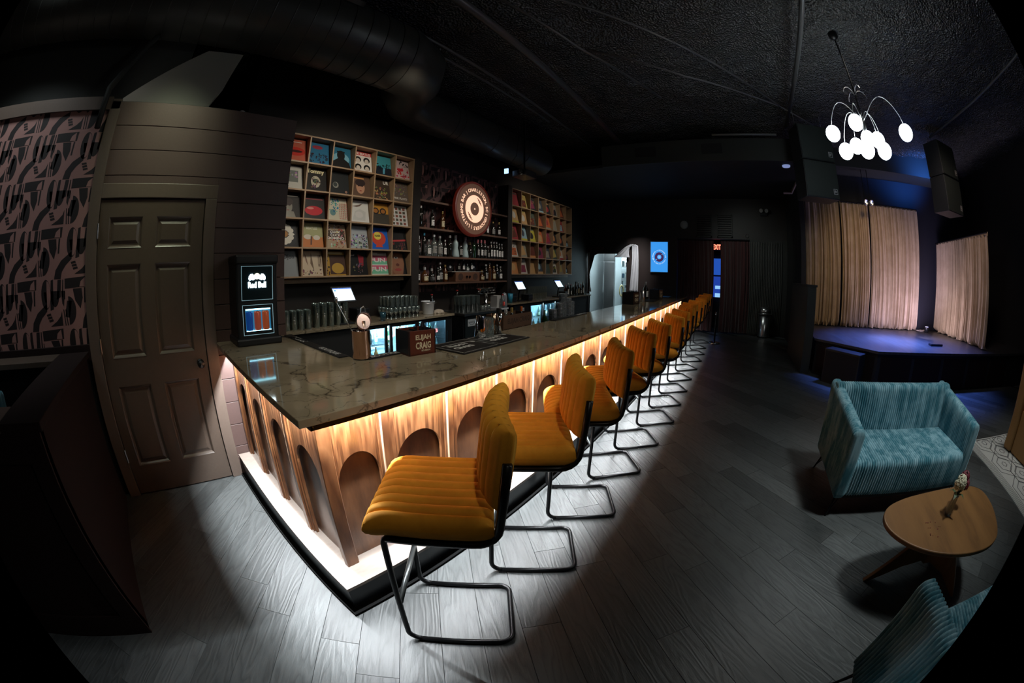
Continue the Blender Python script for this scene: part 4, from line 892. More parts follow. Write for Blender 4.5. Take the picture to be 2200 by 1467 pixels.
pipe('conduit', [(2.0, 1.80, 4.22), (3.56, 1.5, 4.22), (5.28, 0.92, 4.24)], 0.016, 'slanting ceiling conduit between the thick pipe and the hanging cable', group='ceiling conduits')
pipe('conduit', [(1.7, 1.90, 4.22), (2.64, 1.21, 4.2), (4.1, 0.12, 4.2), (5.72, -1.05, 4.22)], 0.014, 'long diagonal ceiling conduit crossing from the bar towards the speakers', group='ceiling conduits')
pipe('hanging_cable', [(3.64, 1.44, 4.24), (4.5, 0.42, 4.15), (5.72, -1.05, 4.22), (6.3, -1.75, 4.15)], 0.012, 'slack black cable sagging under the ceiling towards the speakers', cat='cable')
pipe('ceiling_pipe', [(0.5, -1.20, 4.22), (3.02, -1.21, 4.22), (6.6, -1.23, 4.22)], 0.035, 'straight black pipe running overhead beside the chandelier')
pipe('ceiling_pipe', [(0.0, -4.9, 4.22), (2.7, -4.81, 4.22), (4.31, -4.74, 4.22), (6.2, -4.6, 4.22)], 0.02, 'thin black pipe on the ceiling at the far right')
pipe('ceiling_pipe', [(6.85, 0.27, 4.16), (6.85, -1.05, 4.16)], 0.02, 'short pale pipe across the ceiling in front of the dark vents', mat('pale_pipe', (0.2, 0.2, 0.19), 0.4))
# spiral duct
dpath = [(-3.8, 3.0, 3.9), (-2, 3.0, 3.9), (0, 3.0, 3.9), (1.2, 3.0, 3.9), (2.15, 3.0, 3.9), (2.45, 3.08, 3.9), (2.65, 3.3, 3.9), (2.75, 3.6, 3.9), (3.0, 3.85, 3.9), (3.4, 3.95, 3.9), (6.8, 3.95, 3.9)]
dk = thing('air_duct', 'large black spiral ceiling duct above the door and record shelves', 'duct', (0, 3.0, 3.5))
DM = mat('black_duct_metal', (0.05, 0.05, 0.045), 0.42, 0.2)
MB().tube(dpath, [0.4]*5+[0.38, 0.34, 0.32, 0.3, 0.3, 0.3], 40).build('duct_tube', DM, dk, world=True, auto=30)
for i in range(30):
    x = -3.7+i*0.2
    MB().tube([(x+0.015*cos(2*pi*k/36), 3.0+0.402*cos(2*pi*k/36), 3.9+0.402*sin(2*pi*k/36)) for k in range(36)], 0.006, 5, True).build('seam', DM, dk, world=True)
for x in (3.9, 4.05, 4.9, 5.9):
    MB().tube([(x, 3.95+0.302*cos(2*pi*k/30), 3.9+0.302*sin(2*pi*k/30)) for k in range(30)], 0.008, 5, True).build('seam', DM, dk, world=True)
for i, x in enumerate((-0.85, 1.02)):
    mt = Matrix.Translation((x, 3.0, 3.9)) @ Matrix.Rotation(RD(-42), 4, 'X')
    MB().box(-0.32, 0.32, -0.44, -0.385, -0.14, -0.11, mtx=mt).box(-0.32, 0.32, -0.44, -0.385, 0.11, 0.14, mtx=mt).box(-0.32, -0.29, -0.44, -0.385, -0.14, 0.14, mtx=mt).box(0.29, 0.32, -0.44, -0.385, -0.14, 0.14, mtx=mt).build('vent_frame', DM, dk, world=True)
    for k in range(12):
        MB().box(-0.29+k*0.048, -0.285+k*0.048, -0.43, -0.39, -0.11, 0.11, mtx=mt).build('vent_blade', M_MATTE, dk, world=True)
pj = thing('projector', 'ceiling-hung projector with a bright blue lens above the far record shelf', 'projector', (5.6, 3.6, 3.3))
MB().box(5.42, 5.78, 3.45, 3.75, 3.24, 3.36).build('body', mat('dark_grey_plastic', (0.05, 0.05, 0.05), 0.3), pj, world=True, bevel=0.015)
MB().tube([(5.6, 3.6, 3.36), (5.6, 3.6, 4.4)], 0.018, 8).build('pole', M_BLACK, pj, world=True)
MB().lathe([(0, 0), (0.05, 0), (0.055, 0.04), (0, 0.05)], 14, mtx=Matrix.Translation((5.41, 3.55, 3.3)) @ Matrix.Rotation(-pi/2, 4, 'Y')).build('lens', M_MIRROR, pj, world=True)
tag(MB().box(5.33, 5.35, 3.78, 3.86, 3.30, 3.39).build('indicator_screen', mat('blue_led', (0, 0, 0), 0.4, emit=(0.35, 0.6, 1), es=2.2)), 'tiny bright blue indicator screen hanging next to the projector', 'screen')
MB().tube([(5.34, 3.82, 3.39), (5.34, 3.60, 3.6), (5.34, 3.5, 4.5)], 0.004, 5).build('hanger', M_BLACK, bpy.data.objects['indicator_screen'], world=True)
tag(MB().lathe([(0, 3.655), (0.085, 3.655), (0.09, 3.68), (0, 3.68)], 20, (7.25, -1.22, 0)).build('ceiling_disc_light', mat('lavender_disc', (0.3, 0.35, 0.5), 0.4, emit=(0.25, 0.32, 0.6), es=0.7)), 'small lavender disc light on the low ceiling left of the speakers', 'light')
dc = thing('dome_camera', 'white dome camera just above the top of the shiplap wall', 'camera', (0.55, 3.0, 2.78))
MB().lathe([(0, 0), (0.05, 0), (0.05, 0.03), (0.04, 0.06), (0.02, 0.075), (0, 0.08)], 16).build('dome', mat('white_dome', (0.7, 0.7, 0.7), 0.3), dc, smooth=True)
# soffit edge near the stage, its lit tone painted in as beige
tag(MB().tube([(8.3, -1.25, 3.38), (8.3, -1.45, 3.38), (8.3, -1.60, 3.62)], 0.03, 4).build('soffit_edge', mat('soffit_edge_lit_tone', (0.35, 0.27, 0.22), 0.6)), 'bent soffit edge left of the stage curtain, lit tone in its colour', 'bracket')  # not a real bracket: stands in for the lit soffit edge

# ================================================================== FAR END
tv = thing('wall_screen', 'upright blue wall screen showing a record logo ringed with white lettering', 'screen', (10.5, 2.2, 1.58))
MB().box(10.5, 10.545, 1.94, 2.475, 1.585, 2.46).build('bezel', mat('grey_bezel', (0.25, 0.27, 0.3), 0.4), tv, world=True)
MB().box(10.495, 10.5, 1.955, 2.46, 1.60, 2.445).build('display', mat('blue_display', (0, 0, 0), 0.4, emit=(0.045, 0.32, 0.86), es=1.0), tv, world=True)
lg = MB(); cz = 2.02; cyv = 2.207
def FT(dd): return lambda u, v: (10.4935-dd, cyv-u, cz+v)
lg.poly(disc(0, 0, 0.135, n=28), FT(0.0), (0.05, 0.02, 0.09)); lg.poly(disc(0, 0, 0.062, n=24), FT(0.001), (0.1, 0.42, 0.9)); lg.poly(disc(0, 0, 0.026, n=16), FT(0.002), (0.25, 0.6, 1.0))
def ringtext(mb, s, R, a0, fn, h, col, step, ex=1.0, bold=0.03):
    a = a0
    for c in s:
        if c not in ' ':
            v, f, (x0, x1, y0, y1) = text(c, bold)
            if v:
                k = h/0.72; mb.add([fn((x-(x0+x1)/2)*k*cos(a-pi/2)-(y)*k*sin(a-pi/2)+R*cos(a), (x-(x0+x1)/2)*k*sin(a-pi/2)+(y)*k*cos(a-pi/2)+R*sin(a)) for x, y in v], f, col)
        a -= step*(0.55 if c in "|I.,' " else 1.0)
    return a
ringtext(lg, 'GROOVERS | LISTENING BAR | CHARLESTON SC |', 0.19, RD(200), FT(0.001), 0.026, (0.75, 0.88, 1), 2*pi/36)
for s in (-1, 1): lg.poly([(s*0.05, s*0.09), (s*0.09, s*0.05), (s*0.10, s*0.09), (s*0.075, s*0.07)], FT(0.002), (0.2, 0.55, 0.95))
lg.build('logo_graphic', mat('screen_graphic', (0, 0, 0), 0.4, vcol=True, es=1.0), tv, world=True)
# kitchen
fg = thing('steel_fridge', 'tall two-door stainless fridge inside the kitchen doorway', 'fridge', (12.0, 4.45, 0))
MB().box(11.70, 12.4, 3.96, 4.96, 0.1, 2.32).build('cabinet', M_CHROME, fg, world=True, bevel=0.01)
for y0, y1 in ((4.37, 4.94), (3.98, 4.35)):
    d = MB().box(11.66, 11.70, y0, y1, 0.15, 1.90).build('door', M_CHROME, fg, world=True, bevel=0.006); d['label'] = 'brushed steel door'
    MB().box(11.675, 11.70, y0, y1, 1.93, 2.28).build('top_panel', M_CHROME, fg, world=True)
MB().tube([(11.63, 4.36, 0.9), (11.63, 4.36, 1.5)], 0.012, 8).build('handle', M_CHROME, fg, world=True)
for x_ in (11.75, 12.35):
    for y_ in (4.02, 4.90): MB().box(x_-0.03, x_+0.03, y_-0.03, y_+0.03, 0, 0.1).build('foot', M_BLACK, fg, world=True)
kr = thing('wire_rack', 'white-lit wire rack loaded with containers inside the kitchen', 'rack', (12.95, 4.4, 0))
for x_ in (12.71, 13.19):
    for y_ in (3.85, 4.95): MB().tube([(x_, y_, 0), (x_, y_, 2.5)], 0.013, 8).build('post', M_CHROME, kr, world=True)
for zi, z in enumerate((1.0, 1.35, 1.75, 2.1)):
    MB().box(12.7, 13.2, 3.85, 4.95, z, z+0.02).build('shelf_board', M_CHROME, kr, world=True)
    rnd.seed(int(z*100))
    for k in range(8):
        y = 3.92+k*0.135; h = rnd.uniform(0.08, 0.24); c = rnd.choice([(0.1, 0.2, 0.3), (0.5, 0.6, 0.62), (0.7, 0.75, 0.75), (0.05, 0.1, 0.12)])
        o = MB().lathe([(0, 0), (0.045, 0), (0.05, h), (0.035, h), (0, h-0.01)], 10, (12.9, y, z+0.02)).build('container', mat('kitchen_tub_%d' % int(c[0]*100), c, 0.4))
        tag(o, f'kitchen container, {ORD[k]} from the right on the {["lowest", "second", "third", "highest"][zi]} rack shelf', 'container', 'containers on the kitchen rack')
hs = MB(); rnd.seed(2)
for k in range(5):
    hs.tube([(11.0+0.02*k, 3.50+0.06*cos(2*pi*i/20)+0.01*k, 1.0+0.16*sin(2*pi*i/20)+0.02*sin(k)) for i in range(20)], 0.012, 6, True)
MB()
tag(hs.build('hose_coil', mat('pale_yellow_hose', (0.62, 0.58, 0.3), 0.5), smooth=True), 'coiled pale yellow hose hanging in the kitchen doorway', 'hose')
MB().tube([(11.02, 3.5, 0.9), (11.0, 3.46, 0.7)], 0.012, 6).build('hose_end', mat('pale_yellow_hose'), bpy.data.objects['hose_coil'], world=True)
MB().tube([(10.76, 3.24, 1.2), (10.9, 3.4, 1.17), (11.04, 3.5, 1.17), (11.04, 3.53, 1.2)], 0.01, 6).build('hook', M_CHROME, bpy.data.objects['hose_coil'], world=True)
def drape(name, pts, label, m, th=0.01, cat='drape'):
    # pts: list of (y_left, y_right, z) on x=10.48; folded cloth strip
    def f(u, v):
        k = v*(len(pts)-1); i = min(int(k), len(pts)-2); fr = k-i
        a = [pts[i][j]*(1-fr)+pts[i+1][j]*fr for j in range(3)]
        return (10.50-0.03*abs(sin(u*9+v*3))-0.02*u, a[0]*(1-u)+a[1]*u, a[2]+0.0)
    o = MB().grid(f, 24, 40).build(name, m, smooth=True, solid=th); return tag(o, label, cat)
drape('white_drape', [(3.10, 2.93, 2.36), (3.02, 2.84, 2.33), (3.02, 2.82, 2.0), (3.06, 2.82, 1.5), (3.10, 2.83, 1.0)], 'long white cloth hanging down the right side of the kitchen doorway', M_CLOTH)
drape('white_drape', [(3.08, 2.97, 2.37), (3.25, 3.1, 2.28), (3.48, 3.12, 2.1), (3.60, 3.10, 2.0)], 'white cloth swag pulled over the top right of the kitchen doorway', M_CLOTH)
drape('white_drape', [(4.58, 4.55, 2.15), (4.64, 4.59, 1.6), (4.72, 4.58, 1.2), (4.75, 4.55, 0.98)], 'narrow white cloth hanging left of the kitchen doorway', M_CLOTH) if False else None
drape('maroon_swag', [(4.44, 3.9, 2.30), (4.44, 3.95, 2.16), (4.44, 4.2, 2.05), (4.44, 4.36, 1.5), (4.44, 4.37, 0.9)], 'dark maroon curtain gathered at the left of the kitchen doorway', M_MAROONPLUSH, cat='curtain')
drape('white_drape', [(4.41, 4.39, 2.14), (4.43, 4.38, 1.6), (4.44, 4.33, 1.15), (4.44, 4.30, 0.96)], 'narrow white cloth strip on the left edge of the kitchen doorway', M_CLOTH)
al = thing('fire_alarm', 'small red fire alarm with a white strobe beside the kitchen doorway', 'alarm', (10.5, 2.96, 2.1))
MB().box(10.52, 10.55, 2.90, 3.02, 2.12, 2.26).build('housing', mat('red_alarm', (0.35, 0.015, 0.012), 0.4), al, world=True, bevel=0.01)
MB().box(10.505, 10.52, 2.93, 2.99, 2.17, 2.22).build('strobe', M_WHITE, al, world=True, bevel=0.01)
# entrance curtains
curtain('entrance_curtain', (10.55, 1.66), (10.55, 0.60), 0.02, 2.5, 12, 'dark maroon velvet entrance curtain to the left of the glowing gap', mt_=M_MAROONPLUSH, seed=8, puddle=0.02, header=False, grp='entrance curtains')
curtain('entrance_curtain', (10.55, 0.40), (10.55, -0.46), 0.02, 2.5, 10, 'dark maroon velvet entrance curtain to the right of the glowing gap', mt_=M_MAROONPLUSH, seed=9, puddle=0.02, header=False, grp='entrance curtains')
wd = struct(bpy.data.objects.new('window_1', None)); COL.objects.link(wd); wd.location = (11.9, 0.5, 0)
MB().box(11.9, 11.92, 0.30, 0.80, 1.58, 2.08).build('pane', mat('blue_night_pane', (0, 0, 0), 0.3, emit=(0.02, 0.10, 0.55), es=0.8), wd, world=True)
MB().box(11.9, 11.92, 0.30, 0.80, 0.90, 1.53).build('pane', mat('blue_night_pane_low', (0, 0, 0), 0.3, emit=(0.02, 0.07, 0.5), es=0.7), wd, world=True)
MB().box(11.89, 11.9, 0.36, 0.62, 0.90, 1.02).box(11.89, 11.9, 0.36, 0.62, 1.15, 1.25).build('bright_reflection_strip', mat('pale_blue_glow', (0, 0, 0), 0.3, emit=(0.3, 0.6, 1), es=1.0), wd, world=True, label='pale blue glowing strip set in as a reflection on the door pane')  # glowing strips stand in for a bright reflection
xs_ = thing('exit_sign', 'small glowing red EXIT sign seen through the entrance gap', 'sign', (11.3, 0.55, 2.3))
MB().box(11.32, 11.36, 0.40, 0.70, 2.29, 2.49).build('housing', mat('sign_housing', (0.08, 0.01, 0.01), 0.4), xs_, world=True)
MB().tube([(11.34, 0.55, 2.49), (11.34, 0.55, 2.76)], 0.008, 6).build('hanger', M_BLACK, xs_, world=True)
e = MB(); put_text(e, 'EXIT', lambda u, v: (11.315, 0.545-u, 2.39+v), 0, 0, w=0.25, h=0.15, bold=0.03, col=(1, 0.2, 0.12)); e.build('lettering', mat('red_lit_letters', (0, 0, 0), 0.4, vcol=True, es=3.0), xs_, world=True)
tc_ = thing('trash_can', 'round stainless steel bin with a domed lid against the ribbed wall', 'bin', (10.33, -0.95, 0))
MB().lathe([(0, 0), (0.17, 0), (0.175, 0.02), (0.175, 0.60), (0, 0.60)], 28).build('body', M_CHROME, tc_, smooth=True)
MB().lathe([(0.205, 0.60), (0.21, 0.62), (0.18, 0.63), (0.0, 0.63)], 28).build('rim', M_CHROME, tc_)
MB().lathe([(0.18, 0.63), (0.182, 0.70), (0.16, 0.76), (0.10, 0.80), (0, 0.81)], 28).build('lid', M_CHROME, tc_, smooth=True)
MB().lathe([(0.178, 0.005), (0.185, 0.008), (0.185, 0.03), (0.178, 0.03)], 28).build('base_ring', M_BLACK, tc_)
sn = thing('rope_stanchion', 'chrome stanchion post on a domed base near the entrance curtains', 'stanchion', (8.85, 0.40, 0))
MB().lathe([(0, 0), (0.15, 0), (0.155, 0.015), (0.12, 0.035), (0.03, 0.05), (0, 0.05)], 24).build('base', M_MIRROR, sn, smooth=True)
MB().lathe([(0.022, 0.04), (0.022, 0.56), (0.03, 0.58), (0.034, 0.62), (0.026, 0.66), (0, 0.68)], 14).build('post', M_BLACK, sn, smooth=True)
MB().lathe([(0.028, 0.66), (0.04, 0.69), (0.03, 0.73), (0, 0.75)], 14).build('finial', M_MIRROR, sn, smooth=True)

# ================================================================== BACK BAR
def cover_mesh(layers, base, S=0.315):
    """record sleeve: thin box, printed layers on the front (-y) face, origin at bottom centre"""
    m = MB(); m.box(-S/2, S/2, 0, 0.004, 0, S, col=base)
    for i, L in enumerate(layers):
        y = -0.0004*(i+1); fn = lambda u, v: (-S/2+u*S, y, v*S)
        k, c = L[0], L[1]
        if k == 'r': m.poly([(L[2], L[3]), (L[4], L[3]), (L[4], L[5]), (L[2], L[5])], fn, c)
        elif k == 'c': m.poly(disc(L[2], L[3], L[4], L[5], 18), fn, c)
        elif k == 'p': m.poly(L[2], fn, c)
        elif k == 't': put_text(m, L[2], fn, L[3], L[4], w=L[5], h=L[6] if len(L) > 6 else None, bold=0.03, col=c)
        elif k == 'g':   # scatter of small blobs
            r_ = random.Random(L[2])
            for q_ in range(L[3]):
                x_, z_ = L[4]+r_.random()*(L[6]-L[4]), L[5]+r_.random()*(L[7]-L[5]); s_ = r_.uniform(0.015, 0.05)
                cc = tuple(a*r_.uniform(0.3, 1.3) for a in c); a_ = r_.uniform(0, 3)
                m.poly([(min(1, max(0, x_+s_*cos(a_+t)*r_.uniform(.6, 1.6))), min(1, max(0, z_+s_*sin(a_+t)*r_.uniform(.6, 1.6)))) for t in (0, 1.2, 2.5, 3.8, 5.0)], lambda u, v, yy=y-0.00002*q_: (-S/2+u*S, yy, v*S), cc)
    return m
K = (0.01, 0.01, 0.01); WH = (0.62, 0.6, 0.56); CRM = (0.55, 0.45, 0.33)
FACE = lambda c, x=0.5, z=0.5, s=1.0: [('c', c, x, z, 0.2*s, 0.28*s), ('c', (0.03, 0.02, 0.02), x, z+0.2*s, 0.24*s, 0.16*s), ('c', (0.02, 0.01, 0.01), x-0.08*s, z+0.05*s, 0.035*s, 0.02*s), ('c', (0.02, 0.01, 0.01), x+0.08*s, z+0.05*s, 0.035*s, 0.02*s), ('c', (0.2, 0.03, 0.03), x, z-0.15*s, 0.06*s, 0.02*s)]
C1 = [
 [((0.42, 0.10, 0.06), [('c', (0.45, 0.03, 0.02), 0.55, 0.45, 0.42, 0.2), ('c', (0.05, 0.01, 0.01), 0.55, 0.46, 0.3, 0.06), ('r', WH, 0.2, 0.86, 0.8, 0.89)], 'orange-red sleeve with large red lips'),
  ((0.02, 0.13, 0.25), [('c', (0.25, 0.03, 0.05), 0.45, 0.8, 0.25, 0.09), ('g', (0.02, 0.03, 0.06), 4, 40, 0.05, 0.1, 0.95, 0.5)], 'blue sleeve with a red blot over dark figures'),
  ((0.02, 0.13, 0.22), [('c', (0.15, 0.35, 0.45), 0.5, 0.45, 0.42, 0.3), ('c', K, 0.5, 0.62, 0.2, 0.24), ('p', K, [(0, 0), (1, 0), (0.9, 0.3), (0.6, 0.5), (0.4, 0.5), (0.1, 0.3)]), ('r', K, 0.3, 0.76, 0.7, 0.82)], 'blue sleeve with a dark head-and-shoulders silhouette'),
  (WH, [('r', (0.45, 0.03, 0.03), 0, 0.82, 1, 1), ('t', WH, 'THE BEATLES', 0.5, 0.91, 0.9), ('c', K, 0.27, 0.6, 0.17, 0.15), ('c', (0.5, 0.45, 0.4), 0.27, 0.54, 0.11, 0.12), ('c', K, 0.73, 0.6, 0.17, 0.15), ('c', (0.5, 0.45, 0.4), 0.73, 0.54, 0.11, 0.12), ('c', K, 0.27, 0.23, 0.17, 0.15), ('c', (0.5, 0.45, 0.4), 0.27, 0.17, 0.11, 0.12), ('c', K, 0.73, 0.23, 0.17, 0.15), ('c', (0.5, 0.45, 0.4), 0.73, 0.17, 0.11, 0.12), ('r', (0.45, 0.03, 0.03), 0, 0, 1, 0.05)], 'white sleeve with a red title band and four dark-haired heads'),
  ((0.05, 0.28, 0.33), [('r', (0.015, 0.02, 0.03), 0, 0, 1, 0.42), ('g', (0.01, 0.02, 0.03), 7, 30, 0.1, 0.3, 0.9, 0.6), ('p', (0.1, 0.35, 0.5), [(0.5, 0.1), (0.6, 0.1), (0.65, 0.4), (0.52, 0.4)])], 'teal sleeve with a dark crowd along the bottom'),
  ((0.55, 0.42, 0.4), [('g', (0.5, 0.03, 0.05), 8, 30, 0.1, 0.1, 0.95, 0.6), ('g', K, 9, 12, 0.4, 0.7, 0.95, 0.95), ('c', (0.5, 0.03, 0.04), 0.45, 0.5, 0.2, 0.08)], 'pink and white sleeve scattered with red shapes')],
 [((0.42, 0.43, 0.4), [('r', (0.12, 0.14, 0.13), 0.2, 0.3, 0.8, 0.8), ('g', (0.3, 0.32, 0.3), 3, 14, 0.25, 0.35, 0.75, 0.75)], 'white-bordered sleeve with a small grey photograph'),
  (K, [('t', (0.7, 0.65, 0.4), 'Tommy', 0.5, 0.86, 0.8), ('c', (0.4, 0.38, 0.3), 0.5, 0.42, 0.22, 0.26), ('c', K, 0.5, 0.45, 0.15, 0.10), ('g', (0.1, 0.1, 0.08), 5, 26, 0.3, 0.1, 0.7, 0.6)], 'black sleeve with pale script title and a pale mask'),
  ((0.015, 0.018, 0.02), [('c', (0.22, 0.22, 0.2), 0.35, 0.4, 0.14, 0.14), ('c', (0.04, 0.05, 0.05), 0.33, 0.42, 0.10, 0.10), ('c', (0.25, 0.14, 0.1), 0.85, 0.12, 0.06, 0.06)], 'black sleeve with a grey orb'),
  ((0.10, 0.06, 0.04), [('r', (0.5, 0.25, 0.1), 0.1, 0.85, 0.7, 0.91)] + FACE((0.4, 0.22, 0.14), 0.5, 0.45, 1.1), 'brown sleeve with a portrait and orange bar'),
  ((0.05, 0.035, 0.025), [('g', (0.4, 0.24, 0.1), 6, 46, 0.05, 0.05, 0.8, 0.6), ('t', WH, 'UR', 0.8, 0.85, 0.3)], 'dark brown sleeve crowded with amber figures'),
  ((0.13, 0.1, 0.08), [('g', (0.28, 0.22, 0.17), 12, 40, 0.05, 0.35, 0.95, 0.95), ('t', WH, 'PINK FLOYD', 0.5, 0.2, 0.8)], 'sepia sleeve of shadowy portraits with small white title')],
 [(K, [('r', WH, 0.1, 0.87, 0.9, 0.9)] + FACE((0.2, 0.2, 0.17), 0.45, 0.45, 1.0) + [('p', (0.2, 0.2, 0.17), [(0.1, 0), (0.8, 0), (0.7, 0.25), (0.3, 0.28)])], 'black sleeve with a grey bust and small white title'),
  (K, [('r', (0.2, 0.04, 0.05), 0.08, 0.82, 0.92, 0.87), ('c', (0.42, 0.01, 0.02), 0.5, 0.35, 0.4, 0.2), ('c', (0.55, 0.18, 0.16), 0.35, 0.45, 0.16, 0.05)], 'black sleeve with a glossy red shape'),
  ((0.45, 0.42, 0.32), [('g', (0.05, 0.25, 0.3), 14, 34, 0.05, 0.4, 0.6, 0.95), ('c', (0.1, 0.2, 0.2), 0.3, 0.35, 0.14, 0.14)] + [('r', (0.4, 0.08, 0.08), 0.62+0.08*i, 0.08+0.08*j, 0.66+0.08*i, 0.12+0.08*j) for i in range(5) for j in range(9)], 'cream and teal sleeve with red gingham corner'),
  ((0.5, 0.5, 0.47), [('p', (0.12, 0.08, 0.06), [(0.15, 0.72), (0.5, 0.8), (0.75, 0.9), (0.55, 0.74), (0.4, 0.7)]), ('p', (0.42, 0.42, 0.4), [(0.15, 0.1), (0.8, 0.1), (0.85, 0.5), (0.55, 0.62), (0.3, 0.5)]), ('c', (0.48, 0.47, 0.45), 0.5, 0.35, 0.2, 0.14)], 'pale grey sleeve with a sketched figure and dark bird'),
  ((0.42, 0.2, 0.03), [('r', (0.05, 0.045, 0.035), 0, 0, 1, 0.5), ('c', (0.02, 0.02, 0.02), 0.3, 0.62, 0.18, 0.16), ('c', (0.02, 0.02, 0.02), 0.7, 0.62, 0.18, 0.16), ('c', (0.3, 0.12, 0.03), 0.3, 0.62, 0.12, 0.1), ('c', (0.3, 0.12, 0.03), 0.7, 0.62, 0.12, 0.1)], 'orange sleeve with two dark circles over black'),
  ((0.6, 0.6, 0.58), [('r', (0.14*((i+j) % 2)+0.08, 0.08, 0.06), 0.1+0.21*i, 0.06+0.18*j, 0.24+0.21*i, 0.18+0.18*j) for i in range(4) for j in range(5)], 'white sleeve with a grid of small dark photos')],
 [(K, [('c', (0.6, 0.58, 0.5), 0.4+0.28*cos(a*pi/6), 0.5+0.28*sin(a*pi/6), 0.14, 0.06+0.08*abs(sin(a*pi/6))) for a in range(12)] + [('c', (0.35, 0.16, 0.03), 0.4, 0.5, 0.13, 0.12)], 'black sleeve with a white daisy'),
  ((0.32, 0.32, 0.16), [('r', (0.45, 0.16, 0.05), 0, 0, 1, 0.42), ('t', (0.6, 0.6, 0.45), 'BEATLES', 0.5, 0.78, 0.5), ('c', (0.55, 0.5, 0.42), 0.3, 0.42, 0.18, 0.1), ('c', (0.55, 0.5, 0.42), 0.7, 0.4, 0.16, 0.1), ('p', (0.1, 0.05, 0.04), [(0.4, 0.1), (0.46, 0.1), (0.5, 0.45), (0.43, 0.45)])], 'khaki and orange desert sleeve'),
  ((0.32, 0.24, 0.16), [('g', (0.25, 0.08, 0.05), 21, 60, 0, 0, 1, 1), ('g', (0.5, 0.45, 0.36), 22, 30, 0, 0, 1, 1), ('r', (0.05, 0.03, 0.02), 0.06, 0.34, 0.94, 0.74), ('t', (0.65, 0.62, 0.55), 'CLICK', 0.5, 0.67, 0.5, 0.1), ('t', (0.65, 0.62, 0.55), 'CLICK', 0.5, 0.54, 0.5, 0.1), ('t', (0.65, 0.62, 0.55), 'DOMINO', 0.5, 0.41, 0.8, 0.11)], 'busy brown patterned sleeve with three-line white title'),
  ((0.3, 0.32, 0.33), [('g', (0.08, 0.09, 0.10), 24, 50, 0, 0, 1, 0.6), ('g', (0.5, 0.5, 0.5), 25, 24, 0, 0.1, 1, 0.6)], 'black and white sleeve with a heap of figures'),
  ((0.015, 0.10, 0.42), [('c', (0.5, 0.06, 0.03), 0.5, 0.5, 0.38, 0.32), ('p', (0.5, 0.06, 0.03), [(0.3, 0.1), (0.7, 0.1), (0.6, 0.3), (0.4, 0.3)]), ('c', (0.6, 0.5, 0.08), 0.45, 0.62, 0.2, 0.18), ('t', K, 'HAIR', 0.45, 0.62, 0.3)], 'bright blue sleeve with a red round shape and yellow disc'),
  (K, [('p', (0.4, 0.04, 0.04), [(0.05, 0.38), (0.95, 0.45), (0.95, 0.53), (0.05, 0.46)]), ('g', (0.16, 0.04, 0.03), 27, 24, 0.1, 0.05, 0.9, 0.4)], 'black sleeve with a slanting red band')],
 [((0.22, 0.24, 0.25), [('t', (0.05, 0.05, 0.06), 'Ojon', 0.6, 0.75, 0.5), ('c', (0.4, 0.2, 0.12), 0.15, 0.4, 0.15, 0.22)], 'grey sleeve with a hand at its left edge'),
  ((0.5, 0.4, 0.28), [('p', (0.2, 0.12, 0.08), [(0.2, 0.95), (0.25, 0.6), (0.35, 0.4), (0.3, 0.7)]), ('p', (0.15, 0.1, 0.06), [(0.5, 0.95), (0.45, 0.5), (0.6, 0.2), (0.55, 0.6)]), ('g', (0.2, 0.13, 0.08), 31, 18, 0.1, 0.05, 0.9, 0.25), ('t', (0.1, 0.06, 0.04), 'OUTM', 0.87, 0.6, 0.14, 0.5)], 'cream sleeve with loose brown line drawing'),
  ((0.35, 0.2, 0.03), [('r', (0.06, 0.03, 0.02), 0.25, 0.05, 1, 0.85), ('c', (0.4, 0.24, 0.04), 0.62, 0.3, 0.3, 0.22), ('r', (0.5, 0.4, 0.2), 0.2, 0.88, 0.9, 0.97), ('g', (0.05, 0.03, 0.02), 33, 20, 0.02, 0.05, 0.2, 0.95)], 'mustard and dark brown sleeve'),
  (K, [('p', (0.25, 0.02, 0.03), [(0.55, 0.9), (0.85, 0.8), (0.8, 0.4), (0.6, 0.45)]), ('g', (0.15, 0.1, 0.1), 35, 26, 0.3, 0.1, 0.8, 0.5), ('t', WH, 'bad good', 0.2, 0.85, 0.35)], 'black sleeve with a dim red figure'),
  ((0.6, 0.6, 0.55), [('r', (0.5, 0.10, 0.16), 0, 0.62, 1, 0.86), ('r', (0.15, 0.42, 0.27), 0, 0.46, 1, 0.62), ('r', (0.5, 0.10, 0.16), 0, 0.24, 1, 0.42), ('r', (0.15, 0.42, 0.27), 0, 0.04, 1, 0.24), ('t', WH, 'FUN', 0.5, 0.66, 0.8, 0.2), ('t', WH, 'FUN', 0.5, 0.25, 0.8, 0.2), ('r', K, 0.5, 0.94, 0.92, 0.96)], 'pink and green striped sleeve with white lettering'),
  ((0.17, 0.075, 0.04), [('c', (0.22, 0.1, 0.055), 0.5, 0.5, 0.4, 0.55), ('c', (0.5, 0.45, 0.4), 0.45, 0.78, 0.12, 0.05), ('c', K, 0.45, 0.78, 0.045, 0.045), ('c', (0.1, 0.03, 0.02), 0.5, 0.45, 0.1, 0.07), ('c', (0.25, 0.05, 0.04), 0.5, 0.22, 0.2, 0.07), ('p', K, [(0.75, 0), (1, 0), (1, 1), (0.85, 1), (0.9, 0.5)])], 'brown sleeve filled by a cropped close-up face')]]
rs2 = random.Random(21)
